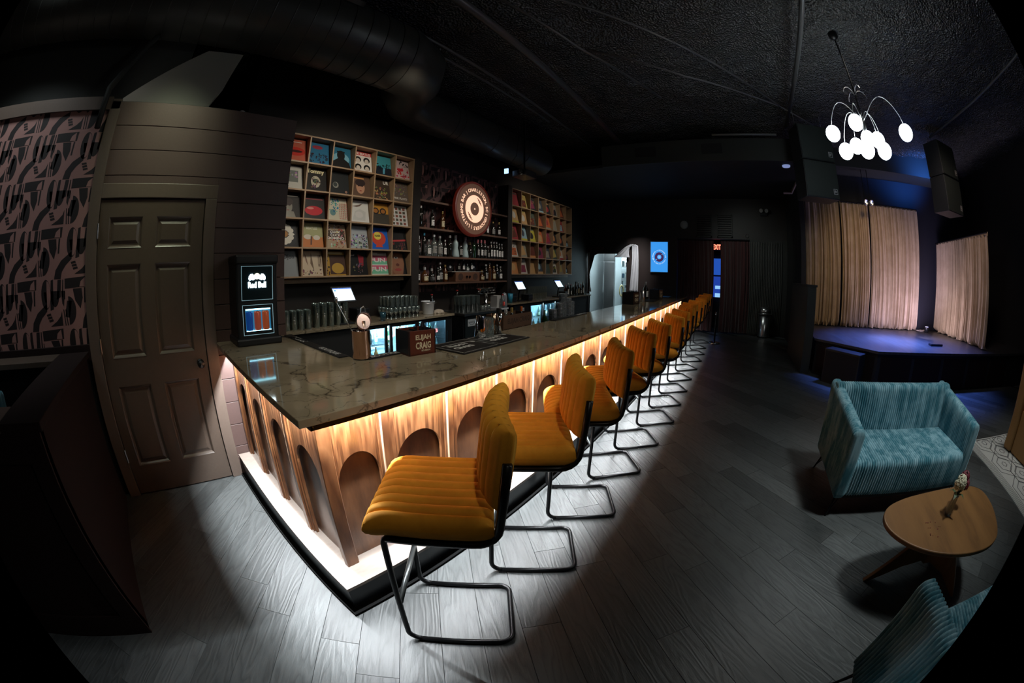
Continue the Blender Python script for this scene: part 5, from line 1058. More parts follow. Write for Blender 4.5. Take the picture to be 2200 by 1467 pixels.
PAL = [((0.3, 0.04, 0.05), 'crimson'), ((0.4, 0.32, 0.1), 'ochre'), ((0.03, 0.03, 0.035), 'black'), ((0.06, 0.08, 0.07), 'dark green'), ((0.05, 0.06, 0.08), 'slate'), ((0.25, 0.24, 0.2), 'stone grey'), ((0.12, 0.04, 0.03), 'dark brown'), ((0.45, 0.28, 0.13), 'tan'), ((0.45, 0.12, 0.05), 'orange-red'), ((0.25, 0.4, 0.48), 'pale blue'), ((0.42, 0.38, 0.06), 'yellow'), ((0.5, 0.48, 0.44), 'white'), ((0.2, 0.04, 0.08), 'wine red'), ((0.45, 0.2, 0.08), 'orange')]
G2 = [[0, 1, 2, 4, 2, 5, 6, None], [7, 7, 3, 6, 8, 5, 0, None], [0, 9, 10, 8, 12, 2, 2, 2], [11, 5, 6, 12, 4, 3, 11, 2], [13, 11, 7, 4, 3, 11, 5, 2]]
LEANT = math.atan2(0.075, 0.31)
def record_shelf(name, x0, ncol, w, lab, near, skipcol=0):
    zb, hh, YF, YB = 1.475, 0.347, 4.20, 4.445
    W = ncol*w; t = 0.019
    g = thing(name, lab, 'shelf', (x0+W/2, 4.33, zb), group='wall shelves of record cubbies')
    for i in range(ncol+1):
        x = x0+i*w
        sbox('upright', M_SHELFWOOD, x-t/2, x+t/2, YF, YB, zb, zb+5*hh, parent=g)
    for j in range(6):
        sbox('cubby_board', M_SHELFWOOD, x0-t/2, x0+W+t/2, YF-0.002, YB, zb+j*hh-t/2, zb+j*hh+t/2, parent=g)
    sbox('back_board', M_SHELFWOOD, x0, x0+W, YB-0.006, YB, zb, zb+5*hh, parent=g)
    sbox('lower_rail', M_SHELFWOOD, x0, x0+W-0.08, 4.27, 4.44, zb-0.075, zb-0.02, parent=g)
    cols_lab = {}
    for r in range(5):
        row = ['top', 'second', 'middle', 'fourth', 'bottom'][r]
        for c in range(ncol):
            if near:
                base, layers, d = C1[r][c]
                lab2 = f'{d}, near shelf'
                S = 0.315
            else:
                k = G2[r][c]
                if k is None: continue
                S = 0.17 if c == 7 else 0.315
                base, nm = PAL[k]; c2 = PAL[(k*5+r*3+c) % len(PAL)][0]; c3 = PAL[(k+r+c*4+3) % len(PAL)][0]
                typ = (r*3+c) % 4
                layers = [[('c', c2, 0.5, 0.45, 0.28, 0.24), ('r', c3, 0.1, 0.85, 0.9, 0.94)], [('r', c2, 0.15, 0.1, 0.85, 0.6), ('g', c3, r*9+c, 16, 0.1, 0.2, 0.9, 0.9)], [('p', c2, [(0.1, 0.1), (0.9, 0.2), (0.7, 0.8), (0.3, 0.7)]), ('g', c3, r*9+c, 10, 0.1, 0.5, 0.9, 0.95)], [('r', c2, 0, 0, 1, 0.16), ('c', c3, 0.55, 0.55, 0.2, 0.24)]][typ]
                lab2 = f'{nm} record sleeve, far record shelf, {row} row, {ORD[c]} cubby from left'
            m = cover_mesh(layers, base, S)
            zz = zb+(4-r)*hh+t/2+0.0005
            o = m.build('record_sleeve', M_PRINT, loc=(x0+(c+0.5)*w-0.004, YF+0.05, zz))
            o.rotation_euler = (-LEANT, 0, rs2.uniform(-0.03, 0.03))
            tag(o, lab2, 'record', 'record sleeves on the near shelf' if near else 'record sleeves on the far shelf')
record_shelf('record_shelf', 1.428, 6, 0.347, 'pale wooden wall shelf of record cubbies nearest the door', True)
record_shelf('record_shelf', 6.083, 8, 0.344, 'pale wooden wall shelf of record cubbies beyond the round sign', False)
# bottle shelves
struct(sbox('wall_niche_left', mat('dark_brown_paint'), 3.52, 3.66, 4.19, 4.45, 0.9, 3.25))
struct(sbox('wall_niche_right', mat('dark_brown_paint'), 5.93, 6.07, 4.19, 4.45, 0.9, 3.25))
SHZ = [2.62, 2.195, 1.76, 1.355]
for i, z in enumerate(SHZ):
    g = thing('bottle_shelf', f'dark wooden bottle shelf behind the round sign, {["topmost and empty", "second from the top", "third from the top", "lowest"][i]}', 'shelf', (4.8, 4.32, z-0.03), group='bottle shelves in the niche')
    sbox('shelf_board', M_SHELFDARK, 3.665, 5.925, 4.20, 4.43, z-0.03, z, parent=g)
# round lit sign
sg = thing('round_sign', 'round lit wooden bar sign with a record emblem and lettering around its rim', 'sign', (4.775, 4.05, 2.11))
SXc, SZc, SR = 4.775, 2.585, 0.475
MB().lathe([(0, 0), (SR, 0), (SR, 0.06), (SR-0.015, 0.068), (SR-0.034, 0.068), (SR-0.038, 0.06), (0, 0.06)], 64, mtx=Matrix.Translation((SXc, 4.13, SZc)) @ Matrix.Rotation(pi/2, 4, 'X')).build('rim', mat('red_mahogany_rim', (0.05, 0.008, 0.005), 0.5, emit=(0.10, 0.010, 0.005), es=0.35), sg, world=True, auto=30)
bgd = MB(); fs_ = lambda dd: (lambda u, v: (SXc+u, 4.066-dd, SZc+v))
bgd.poly(disc(0, 0, 0.436, n=64), fs_(0), (0.10, 0.05, 0.032)); bgd.build('face_plate', mat('dim_lit_face', (0.1, 0.05, 0.03), 0.5, vcol=True, es=0.5), sg, world=True)
PE = (0.82, 0.5, 0.345)
sgm = MB(); annulus(sgm, 0, 0, 0.112, 0.238, 0, 2*pi, fs_(0.004), PE, 64); sgm.poly(disc(0, 0, 0.016, n=16), fs_(0.004), PE)
sgm.build('record_emblem', M_GLOW, sg, world=True)
for s in (-1, 1):
    nt_ = MB()
    for k in range(3):
        a, b = 0.10+0.035*k, 0.165+0.02*k
        P = [(s*(0.06+0.03*k), s*(0.20-0.035*k)), (s*(0.15+0.005*k), s*(0.155-0.03*k)), (s*(0.155+0.005*k), s*(0.165-0.03*k)), (s*(0.09+0.03*k), s*(0.225-0.05*k))]
        nt_.poly([(s*(0.055+0.022*k), s*(0.19-0.03*k)), (s*(0.14+0.016*k), s*(0.135-0.035*k)), (s*(0.145+0.018*k), s*(0.147-0.035*k)), (s*(0.065+0.022*k), s*(0.20-0.03*k))], fs_(0.006), (0.14, 0.062, 0.036))
    nt_.build('emblem_cut', mat('dim_lit_face'), sg, world=True)
rt_ = MB(); tx = 'CHARLESTON, SC | GROOVERS | LISTENING BAR | '
wts = [0.55 if c in "|I., " else 1.0 for c in tx]; stp = 2*pi/sum(wts)
a = RD(122)
for c, wt in zip(tx, wts):
    a -= wt*stp/2
    if c != ' ':
        v, f, (x0, x1, y0, y1) = text(c, 0.025); k = 0.058/0.72
        rt_.add([fs_(0.004)((x-(x0+x1)/2)*k*cos(a-pi/2)-(y-0.36)*k*sin(a-pi/2)+0.357*cos(a), (x-(x0+x1)/2)*k*sin(a-pi/2)+(y-0.36)*k*cos(a-pi/2)+0.357*sin(a)) for x, y in v], f, PE)
    elif rt_.v:
        rt_.build('rim_lettering', M_GLOW, sg, world=True); rt_ = MB()
    a -= wt*stp/2
for dx in (-0.25, 0.25):
    MB().tube([(SXc+dx, 4.12, SZc), (SXc+dx, 4.2, SZc), (SXc+dx, 4.44, SZc+0.3)], 0.012, 6).build('bracket', M_BLACK, sg, world=True)

# ---- bottles
_BM = {}
PROF = {
 'wine': ([(0, 0), (0.036, 0), (0.038, 0.01), (0.038, 0.18), (0.03, 0.215), (0.014, 0.24), (0.013, 0.30), (0, 0.30)], (0.0386, 0.05, 0.14), (0.0145, 0.255, 0.305)),
 'spirit': ([(0, 0), (0.04, 0), (0.042, 0.01), (0.042, 0.16), (0.03, 0.19), (0.014, 0.21), (0.014, 0.26), (0, 0.26)], (0.0426, 0.04, 0.13), (0.016, 0.245, 0.275)),
 'squat': ([(0, 0), (0.052, 0), (0.056, 0.015), (0.056, 0.09), (0.045, 0.125), (0.016, 0.15), (0.015, 0.185), (0, 0.185)], (0.0568, 0.03, 0.088), (0.018, 0.175, 0.215)),
 'tall': ([(0, 0), (0.033, 0), (0.034, 0.01), (0.034, 0.2), (0.026, 0.235), (0.012, 0.26), (0.012, 0.31), (0, 0.31)], (0.0346, 0.05, 0.17), (0.0135, 0.29, 0.325)),
 'figure': ([(0, 0), (0.055, 0), (0.056, 0.02), (0.045, 0.09), (0.034, 0.13), (0.04, 0.17), (0.036, 0.21), (0.018, 0.245), (0.02, 0.27), (0, 0.28)], None, (0.022, 0.265, 0.31)),
 'beer': ([(0, 0), (0.03, 0), (0.031, 0.01), (0.031, 0.13), (0.014, 0.17), (0.013, 0.22), (0, 0.22)], (0.0316, 0.04, 0.10), (0.015, 0.215, 0.228))}
LBL = {'white': (0.8, 0.8, 0.78), 'cream': (0.62, 0.55, 0.36), 'yellow': (0.45, 0.38, 0.1), 'black': (0.03, 0.03, 0.03), 'grey': (0.3, 0.3, 0.28), 'red': (0.4, 0.04, 0.03)}
def bottle(kind, glassn, lblc, capc, loc, label, group, scale=1.0, cat='bottle', lettering=True):
    key = kind
    gm_ = {'dark': M_DARKGLASS, 'amber': M_AMBER, 'green': M_GREEN, 'clear': M_GLASS, 'ceramic': M_CERAMIC, 'blue': M_BLUEGLASS}[glassn]
    pf, lb, cp = PROF[kind]
    if (key, glassn) not in _BM: _BM[(key, glassn)] = MB().lathe(pf, 16).mesh('glass_body', gm_, True)
    g = thing('bottle', label, cat, loc, rs2.uniform(0, 0.6), group); g.scale = (scale,)*3
    def ad(me, nm):
        o = bpy.data.objects.new(nm, me); COL.objects.link(o); o.parent = g; return o
    ad(_BM[(key, glassn)], 'glass_body')
    if lb and lblc:
        kk = (kind, 'L', lblc)
        if kk not in _BM:
            m = MB(); r, z0, z1 = lb; n = 10
            c0 = LBL[lblc]
            vs = []
            for i in range(n+1):
                a_ = RD(-165+150*i/n) if True else 0
                vs += [(r*cos(a_), r*sin(a_), z0), (r*cos(a_), r*sin(a_), z1)]
            m.add(vs, [(2*i, 2*i+2, 2*i+3, 2*i+1) for i in range(n)], c0)
            ink = tuple(x*0.25 if sum(c0) > 0.6 else x*8 for x in c0)
            for (u0, u1, q0, q1) in ((0.25, 0.75, 0.62, 0.78), (0.35, 0.65, 0.38, 0.48), (0.3, 0.7, 0.18, 0.24)):
                rr = r+0.0006; A0, A1 = RD(-165+150*u0), RD(-165+150*u1); vv = []
                for i in range(5):
                    a_ = A0+(A1-A0)*i/4; vv += [(rr*cos(a_), rr*sin(a_), z0+(z1-z0)*q0), (rr*cos(a_), rr*sin(a_), z0+(z1-z0)*q1)]
                m.add(vv, [(2*i, 2*i+2, 2*i+3, 2*i+1) for i in range(4)], ink)
            _BM[kk] = m.mesh('paper_label', M_FLATPRINT)
        ad(_BM[kk], 'paper_label')
    if cp:
        kk = (kind, 'C', capc)
        if kk not in _BM:
            r, z0, z1 = cp
            _BM[kk] = MB().lathe([(0, z0), (r, z0), (r, z1-0.003), (r*0.85, z1), (0, z1)], 12).mesh('cap', mat('cap_'+capc, {'black': (0.02, 0.02, 0.02), 'silver': (0.55, 0.55, 0.55), 'red': (0.35, 0.03, 0.03), 'gold': (0.5, 0.35, 0.12), 'white': (0.6, 0.6, 0.6), 'blue': (0.05, 0.3, 0.5), 'orange': (0.6, 0.12, 0.02), 'pink': (0.5, 0.15, 0.17)}[capc], 0.3, 0.4 if capc in ('silver', 'gold') else 0))
        ad(_BM[kk], 'cap')
    return g
def row(spec, y, z, shelfname, grp):
    names = {'wine': 'wine bottle', 'spirit': 'spirit bottle', 'squat': 'squat round bottle', 'tall': 'slender bottle', 'figure': 'curvy ceramic bottle', 'beer': 'small bottle'}
    for i, s in enumerate(spec):
        x, kind, gl, lb, cp = s[:5]; sc_ = s[5] if len(s) > 5 else 1.0; yy = y+(s[6] if len(s) > 6 else 0)
        l = f'{gl} {names[kind]}' + (f' with a {lb} label' if lb else '') + f', {ORD[i]} from left on {shelfname}'
        bottle(kind, gl, lb, cp, (x, yy, z+0.0005), l, grp, sc_)
row([(3.78, 'tall', 'dark', None, 'silver', 1.05), (4.02, 'wine', 'dark', 'white', 'black'), (4.25, 'wine', 'amber', 'cream', 'gold', 1.02),
     (5.42, 'tall', 'dark', 'white', 'white', 1.0), (5.60, 'spirit', 'dark', 'grey', 'gold'), (5.78, 'wine', 'dark', 'white', 'gold', 0.95)], 4.30, 2.195, 'the second niche shelf', 'bottles on the second niche shelf')
r3 = [(3.74, 'wine', 'dark', 'black', 'white'), (3.85, 'tall', 'dark', 'black', 'blue', 1.1), (3.95, 'spirit', 'clear', 'white', 'silver', 0.95), (4.06, 'spirit', 'clear', 'grey', 'silver', 1.25), (4.19, 'spirit', 'clear', 'grey', 'silver', 1.2), (4.31, 'tall', 'dark', 'white', 'white', 0.85), (4.42, 'spirit', 'dark', None, 'silver', 1.3),
      (4.56, 'figure', 'ceramic', None, 'silver', 1.2), (4.68, 'spirit', 'dark', 'grey', 'black', 1.1), (4.80, 'figure', 'ceramic', None, 'white', 1.15), (4.92, 'squat', 'dark', None, 'gold', 1.3), (5.03, 'wine', 'green', None, 'black', 1.1),
      (5.14, 'wine', 'dark', 'grey', 'pink', 1.1), (5.24, 'wine', 'dark', 'white', 'pink', 1.1), (5.34, 'wine', 'dark', 'grey', 'pink', 1.1), (5.44, 'spirit', 'dark', 'grey', 'silver', 0.85)]
r3 += [(5.53+0.085*i, 'tall', 'dark', 'white', 'silver', 1.0 if i < 3 else 0.93) for i in range(5)]
row(r3, 4.29, 1.76, 'the third niche shelf', 'bottles on the third niche shelf')
row([(3.72, 'spirit', 'dark', 'white', 'silver'), (3.87, 'squat', 'amber', 'cream', 'silver', 1.1), (4.02, 'squat', 'dark', 'black', 'silver'), (4.12, 'beer', 'dark', 'white', 'silver', 1.0, -0.04), (4.20, 'spirit', 'dark', 'grey', 'silver', 1.15), (4.32, 'spirit', 'amber', 'cream', 'gold', 1.0),
     (5.26, 'squat', 'amber', 'cream', 'gold', 0.9), (5.38, 'spirit', 'dark', 'grey', 'white', 1.1), (5.49, 'tall', 'amber', None, 'white', 1.05), (5.62, 'spirit', 'amber', 'cream', 'gold'), (5.72, 'spirit', 'dark', None, 'silver', 1.1), (5.83, 'spirit', 'dark', 'white', 'silver', 0.98)], 4.29, 1.355, 'the lowest niche shelf', 'bottles on the lowest niche shelf')
ub = thing('wooden_radio', 'wooden box radio with two round speaker grilles on the lowest bottle shelf', 'radio', (4.80, 4.3, 1.356))
MB().box(4.50, 5.12, 4.22, 4.40, 1.356, 1.515).build('cabinet', wood('walnut_cabinet', [(0, (0.2, 0.1, 0.06)), (1, (0.13, 0.06, 0.035))], (0.3, 1, 1), 6, 4, 0.4), ub, world=True, bevel=0.006)
for dx in (-0.19, 0.19): MB().lathe([(0, 0), (0.058, 0), (0.058, 0.003), (0, 0.003)], 24, mtx=Matrix.Translation((4.81+dx, 4.2195, 1.436)) @ Matrix.Rotation(pi/2, 4, 'X')).build('speaker_grille', mat('brown_grille', (0.06, 0.03, 0.02), 0.8, bump=0.5, bscale=300), ub, world=True)
for dx in (-0.035, 0.035): MB().lathe([(0, 0), (0.02, 0), (0.02, 0.014), (0, 0.016)], 16, mtx=Matrix.Translation((4.81+dx, 4.219, 1.436)) @ Matrix.Rotation(pi/2, 4, 'X')).build('knob', M_BLACK, ub, world=True)
sh_ = tag(MB().box(4.40, 5.22, 4.22, 4.42, 1.516, 1.528).build('glass_riser', mat('grey_riser_board', (0.3, 0.3, 0.28), 0.3)), 'thin grey riser board lying across the wooden radio', 'board')
for x, k, g_, l, c, s in ((4.66, 'beer', 'dark', 'grey', 'silver', 0.9), (4.78, 'wine', 'dark', 'white', 'white', 0.68), (4.88, 'squat', 'clear', 'white', 'silver', 0.6), (4.98, 'wine', 'dark', 'white', 'white', 0.75)):
    bottle(k, g_, l, c, (x, 4.30, 1.5285), f'{g_} glass {k} bottle standing on the wooden radio, {["leftmost", "second from left", "third from left", "rightmost"][[4.66, 4.78, 4.88, 4.98].index(x)]}', 'bottles on top of the radio', s)
for i, x in enumerate((4.50, 5.10)):
    g = thing('small_record', f'small black vinyl record propped on the {["left", "right"][i]} end of the radio riser', 'record', (x, 4.36, 1.5285))
    MB().lathe([(0, 0), (0.075, 0), (0.075, 0.003), (0, 0.003)], 32, mtx=Matrix.Translation((x, 4.35, 1.6045)) @ Matrix.Rotation(pi/2-0.1, 4, 'X')).build('disc', M_BLACKPLASTIC, g, world=True)
    MB().lathe([(0, 0.0035), (0.024, 0.0035), (0, 0.004)], 20, mtx=Matrix.Translation((x, 4.35, 1.6045)) @ Matrix.Rotation(pi/2-0.1, 4, 'X')).build('centre_label', M_WHITE, g, world=True)
# ---- counters and coolers
cab = thing('back_counter', 'stone-topped back counter beneath the near record shelf', 'counter', (2.5, 4.1, 0))
MB().box(1.032, 4.06, 3.83, 4.445, 0.868, 0.90).build('worktop', M_STONE, cab, world=True, bevel=0.003)
sbox('cabinet', M_MATTE, 1.05, 2.36, 3.88, 4.44, 0.0, 0.868, parent=cab); sbox('end_panel', M_MATTE, 4.02, 4.05, 3.88, 4.44, 0.0, 0.868, parent=cab)
COOLW = mat('cooler_white_liner', (0.6, 0.68, 0.72), 0.5)
def cooler(x0, x1, doors, z1, y0, label, badge=None):
    g = thing('bottle_cooler', label, 'cooler', ((x0+x1)/2, y0+0.28, 0), group='back bar bottle coolers')
    m = MB(); t = 0.03
    m.box(x0, x1, y0+0.54, y0+0.58, 0.04, z1).box(x0, x0+t, y0+0.02, y0+0.54, 0.04, z1).box(x1-t, x1, y0+0.02, y0+0.54, 0.04, z1).box(x0, x1, y0+0.02, y0+0.54, z1-0.03, z1).box(x0, x1, y0+0.02, y0+0.54, 0.0, 0.10)
    m.box(x0, doors[0][0]-0.045, y0, y0+0.03, 0.02, z1).box(doors[-1][1]+0.045, x1, y0, y0+0.03, 0.02, z1)
    m.build('cabinet', M_BLACKPLASTIC, g, world=True)
    ax0, ax1 = doors[0][0]-0.03, doors[-1][1]+0.03
    MB().box(ax0, ax1, y0+0.52, y0+0.538, 0.10, z1-0.03).box(ax0, ax1, y0+0.03, y0+0.52, 0.10, 0.11).build('liner', COOLW, g, world=True)
    for z in (0.34, 0.58):
        m = MB()
        for k in range(9): m.box(ax0, ax1, y0+0.08+k*0.05, y0+0.086+k*0.05, z, z+0.006)
        m.build('wire_shelf', M_CHROME, g, world=True)
    for i, (a, b) in enumerate(doors):
        d = MB().box(a-0.04, b+0.04, y0-0.005, y0+0.018, z1-0.045, z1-0.012).box(a-0.04, b+0.04, y0-0.005, y0+0.018, 0.11, 0.15).box(a-0.04, a, y0-0.005, y0+0.018, 0.15, z1-0.045).box(b, b+0.04, y0-0.005, y0+0.018, 0.15, z1-0.045).build('door', M_BLACKPLASTIC, g, world=True)
        p = MB().box(a-g.location.x, b-g.location.x, y0+0.003-g.location.y, y0+0.007-g.location.y, 0.15, z1-0.045).build('pane', M_PANE, d, loc=(0, 0, 0)); p.parent = d; p.location = (0, 0, 0)
        hx = b+0.02-g.location.x
        h = MB().tube([(hx, y0-0.02-g.location.y, 0.35), (hx, y0-0.02-g.location.y, 0.65)], 0.008, 6).build('handle', M_BLACK, d, loc=(0, 0, 0)); h.parent = d; h.location = (0, 0, 0)
        # interior light tube
        o = MB().box(a+0.01, b-0.01, y0+0.03, y0+0.06, z1-0.042, z1-0.032).build('light_tube', mat('cooler_tube', (1, 1, 1), 0.4, emit=(0.5, 0.85, 1.0), es=800), g, world=True)
        rnd.seed(int(a*10))
        for sh, zz in (('upper', 0.5865), ('lower', 0.3465)):
            n = 5
            for k in range(n):
                x = a+0.045+(b-a-0.09)*k/(n-1)
                bottle('beer' if sh == 'lower' or (k+i) % 2 else 'beer', ['amber', 'clear', 'green', 'dark', 'clear'][(k+i*2+(sh == 'lower')) % 5], ['white', 'cream', 'red', None][(k+i) % 4], ['gold', 'silver', 'red'][k % 3], (x, y0+0.16+0.05*(k % 2), zz), f'chilled bottle, {"near" if x0 < 4 else "far"} cooler, {ORD[i]} door, {sh} shelf, {ORD[k]} from the left', 'bottles inside the lit coolers', 0.93)
    if badge:
        bm = MB(); bx, bz = badge; F = lambda u, v: (bx+u, y0-0.003, bz+v)
        bm.poly([(-0.07, -0.045), (0.07, -0.045), (0.07, 0.045), (-0.07, 0.045)], F, (0.55, 0.58, 0.6)); F2 = lambda u, v: (bx+u, y0-0.004, bz+v)
        put_text(bm, 'AVANTCO', F2, 0, 0.008, w=0.115, col=(0.05, 0.08, 0.1)); annulus(bm, 0, 0.03, 0.052, 0.058, RD(200), RD(330), F2, (0.05, 0.08, 0.1), 10)
        bm.build('badge', M_FLATPRINT, g, world=True)
    return g
cooler(2.37, 4.01, [(2.45, 2.78), (2.90, 3.33), (3.47, 3.89)], 0.862, 3.86, 'black bottle cooler with three lit glass doors under the near back counter')
kg = thing('steel_top_cooler', 'black two-door cooler with a steel top, between the two stone counters', 'cooler', (4.75, 4.1, 0))
MB().box(4.28, 5.22, 3.86, 4.44, 0.0, 0.835).build('cabinet', M_BLACKPLASTIC, kg, world=True); MB().box(4.26, 5.24, 3.80, 4.445, 0.835, 0.872).build('steel_top', M_CHROME, kg, world=True, bevel=0.003)
for x0, x1 in ((4.30, 4.60), (4.63, 5.20)): MB().box(x0, x1, 3.83, 3.86, 0.08, 0.825).build('door', mat('dark_green_black_door', (0.016, 0.022, 0.024), 0.35), kg, world=True, bevel=0.004)
bm = MB(); F = lambda u, v: (4.46+u, 3.8285, 0.72+v); F2 = lambda u, v: (4.46+u, 3.8275, 0.72+v)
bm.poly([(-0.10, -0.055), (0.10, -0.055), (0.10, 0.055), (-0.10, 0.055)], F, (0.5, 0.55, 0.58)); put_text(bm, 'AVANTCO', F2, 0, 0.008, w=0.17, col=(0.04, 0.08, 0.1)); annulus(bm, 0, 0.05, 0.08, 0.087, RD(205), RD(330), F2, (0.04, 0.08, 0.1), 12)
bm.build('badge', M_FLATPRINT, kg, world=True)
c3 = thing('back_counter', 'stone-topped back counter beneath the far record shelf', 'counter', (7.4, 4.1, 0))
MB().box(5.50, 9.25, 3.80, 4.445, 0.925, 0.952).build('worktop', M_STONE, c3, world=True, bevel=0.003); sbox('cabinet', M_MATTE, 7.95, 9.2, 3.86, 4.44, 0.0, 0.925, parent=c3)
MB().box(9.21, 9.24, 3.82, 3.86, 0.0, 0.925).build('leg', M_CHROME, c3, world=True)
cooler(5.66, 7.93, [(6.24, 6.66), (6.78, 7.19), (7.31, 7.72)], 0.905, 3.84, 'black bottle cooler with three lit glass doors under the far back counter', (5.93, 0.80))

# ---- glassware
def cupmesh(r0, r1, h, t=0.0025, n=16): return MB().lathe([(0, 0), (r0, 0), (r0+0.001, 0.003), (r1, h), (r1+0.0012, h+0.001), (r1-t, h+0.001), (r0-t, 0.006), (0, 0.005)], n, cap=False)
def inv(mb): mb.v = [(x, -y, -z+max(v[2] for v in mb.v)) for x, y, z in mb.v]; return mb
small = cupmesh(0.036, 0.041, 0.085).mesh('tumbler', M_CUP, True)
tallg = cupmesh(0.032, 0.043, 0.145).mesh('pint_glass', M_CUP, True)
def put1(me, name, loc, label, cat, grp):
    o = bpy.data.objects.new(name, me); COL.objects.link(o); o.location = loc; return tag(o, label, cat, grp)
for s in range(4):
    for rr in range(2):
        for k in range(11):
            put1(small, 'tumbler', (1.46+s*0.093+rr*0.02, 3.96+rr*0.092, 0.9005+k*0.0125), f'short clear tumbler nested in the {ORD[s]} short stack from left, {["front", "back"][rr]} row', 'glass', f'nested short tumblers, {["front", "back"][rr]} stack {s+1}')
for s in range(5):
    for rr in range(2):
        for k in range(7):
            put1(tallg, 'pint_glass', (1.86+s*0.098+rr*0.02, 3.97+rr*0.098, 0.9005+k*0.021), f'tall clear glass nested in the {ORD[s]} tall stack from left, {["front", "back"][rr]} row', 'glass', f'nested tall glasses, {["front", "back"][rr]} stack {s+1}')
goblet = MB().lathe([(0.0, 0), (0.03, 0), (0.031, 0.003), (0.006, 0.008), (0.005, 0.05), (0.02, 0.065), (0.034, 0.09), (0.036, 0.12), (0.031, 0.15), (0.029, 0.15), (0.033, 0.12), (0.031, 0.09), (0.015, 0.066), (0, 0.062)], 14, cap=False).mesh('goblet', M_GLASS, True)
for k in range(7):
    for rr in range(4):
        put1(goblet, 'goblet', (2.98+k*0.078, 3.98+rr*0.085, 0.9005), f'stemmed glass on the near counter, {ORD[k]} from left, {ORD[rr]} row back', 'glass', 'stemmed glasses on the near counter')
hb = cupmesh(0.03, 0.034, 0.13).mesh('highball_glass', M_GLASS, True)
for k in range(6):
    for rr in range(4):
        put1(hb, 'highball_glass', (3.02+k*0.082, 4.0+rr*0.085, 1.055), f'glass on the raised clear sheet, {ORD[k]} from left, {ORD[rr]} row back', 'glass', 'glasses on the raised rack')
tag(MB().box(2.97, 3.50, 3.96, 4.32, 1.0515, 1.0545).build('glass_rack', M_PANE), 'clear sheet between the two layers of stemmed glasses', 'rack')
for k in range(8):
    for rr in range(3):
        for l in range(2):
            put1(hb, 'highball_glass', (4.06+k*0.072+(0.23 if False else 0), 4.02+rr*0.08, 0.9005+l*0.135) if k < 0 else (4.32+k*0.058, 3.90+rr*0.075+0.03*(k % 2), 0.8725+l*0.1335), f'clear highball on the steel-topped cooler, {["lower", "upper"][l]} layer, {ORD[k]} from left, {ORD[rr]} row', 'glass', 'highballs on the steel-topped cooler')
for k in range(9):
    for rr in range(2):
        for l in range(2):
            put1(hb, 'highball_glass', (6.42+k*0.085, 4.0+rr*0.085, 0.9525+l*0.1335), f'clear highball on the far counter, {["lower", "upper"][l]} layer, {ORD[k]} from left, {ORD[rr]} row', 'glass', 'highballs on the far counter')
# amber jars on the steel top
for k in range(3):
    j = thing('candle_jar', f'small glass jar with pale contents, {ORD[k]} from the left on the steel-topped cooler', 'jar', (4.84+k*0.085, 3.93, 0.8725), group='small jars on the steel-topped cooler')
    MB().lathe([(0, 0), (0.036, 0), (0.038, 0.01), (0.038, 0.09), (0.034, 0.09), (0.034, 0.012), (0, 0.01)], 16, cap=False).build('jar_glass', M_GLASS, j, smooth=True)
    MB().lathe([(0, 0.012), (0.031, 0.012), (0.031, 0.065), (0, 0.065)], 14).build('contents', mat('cream_contents', (0.42, 0.36, 0.24), 0.6), j)
# tap tower
tt = thing('tap_tower', 'chrome T-shaped drinks tap tower behind the steel-topped cooler glasses', 'tap', (5.12, 4.08, 0.872))
MB().lathe([(0.045, 0), (0.045, 0.005), (0.033, 0.02), (0.033, 0.27), (0, 0.27)], 20).build('column', M_MIRROR, tt, smooth=True)
MB().box(-0.22, 0.22, -0.05, 0.05, 0.27, 0.37).build('crossbar', M_MIRROR, tt, bevel=0.01)
for k in range(4): MB().tube([(-0.15+k*0.1, -0.05, 0.32), (-0.15+k*0.1, -0.09, 0.315), (-0.15+k*0.1, -0.10, 0.28)], 0.009, 8).build('tap', M_MIRROR, tt)
# low ledge between coolers with boxes
sbox_ = thing('side_ledge', 'narrow pale ledge holding boxes between the steel-topped cooler and the far counter', 'ledge', (5.38, 4.1, 0))
MB().box(5.26, 5.48, 3.84, 4.44, 0.86, 0.885).build('top_board', M_WHITE, sbox_, world=True); MB().box(5.27, 5.47, 3.88, 4.44, 0.0, 0.86).build('cabinet', M_MATTE, sbox_, world=True)
tag(MB().box(5.28, 5.40, 3.95, 4.10, 0.8855, 1.10).build('carton', mat('pale_carton', (0.5, 0.5, 0.48), 0.6), bevel=0.003), 'pale upright carton on the narrow ledge', 'box')
tag(MB().lathe([(0, 0), (0.06, 0), (0.055, 0.05), (0.05, 0.2), (0.035, 0.25), (0, 0.27)], 16, (5.43, 3.90, 0.8855)).build('plastic_jug', M_FROST, smooth=True), 'upturned frosted plastic jug on the narrow ledge', 'jug')
bottle('spirit', 'clear', 'red', 'red', (5.35, 3.88, 0.8855), 'clear bottle with a red label on the narrow ledge', None, 0.9)
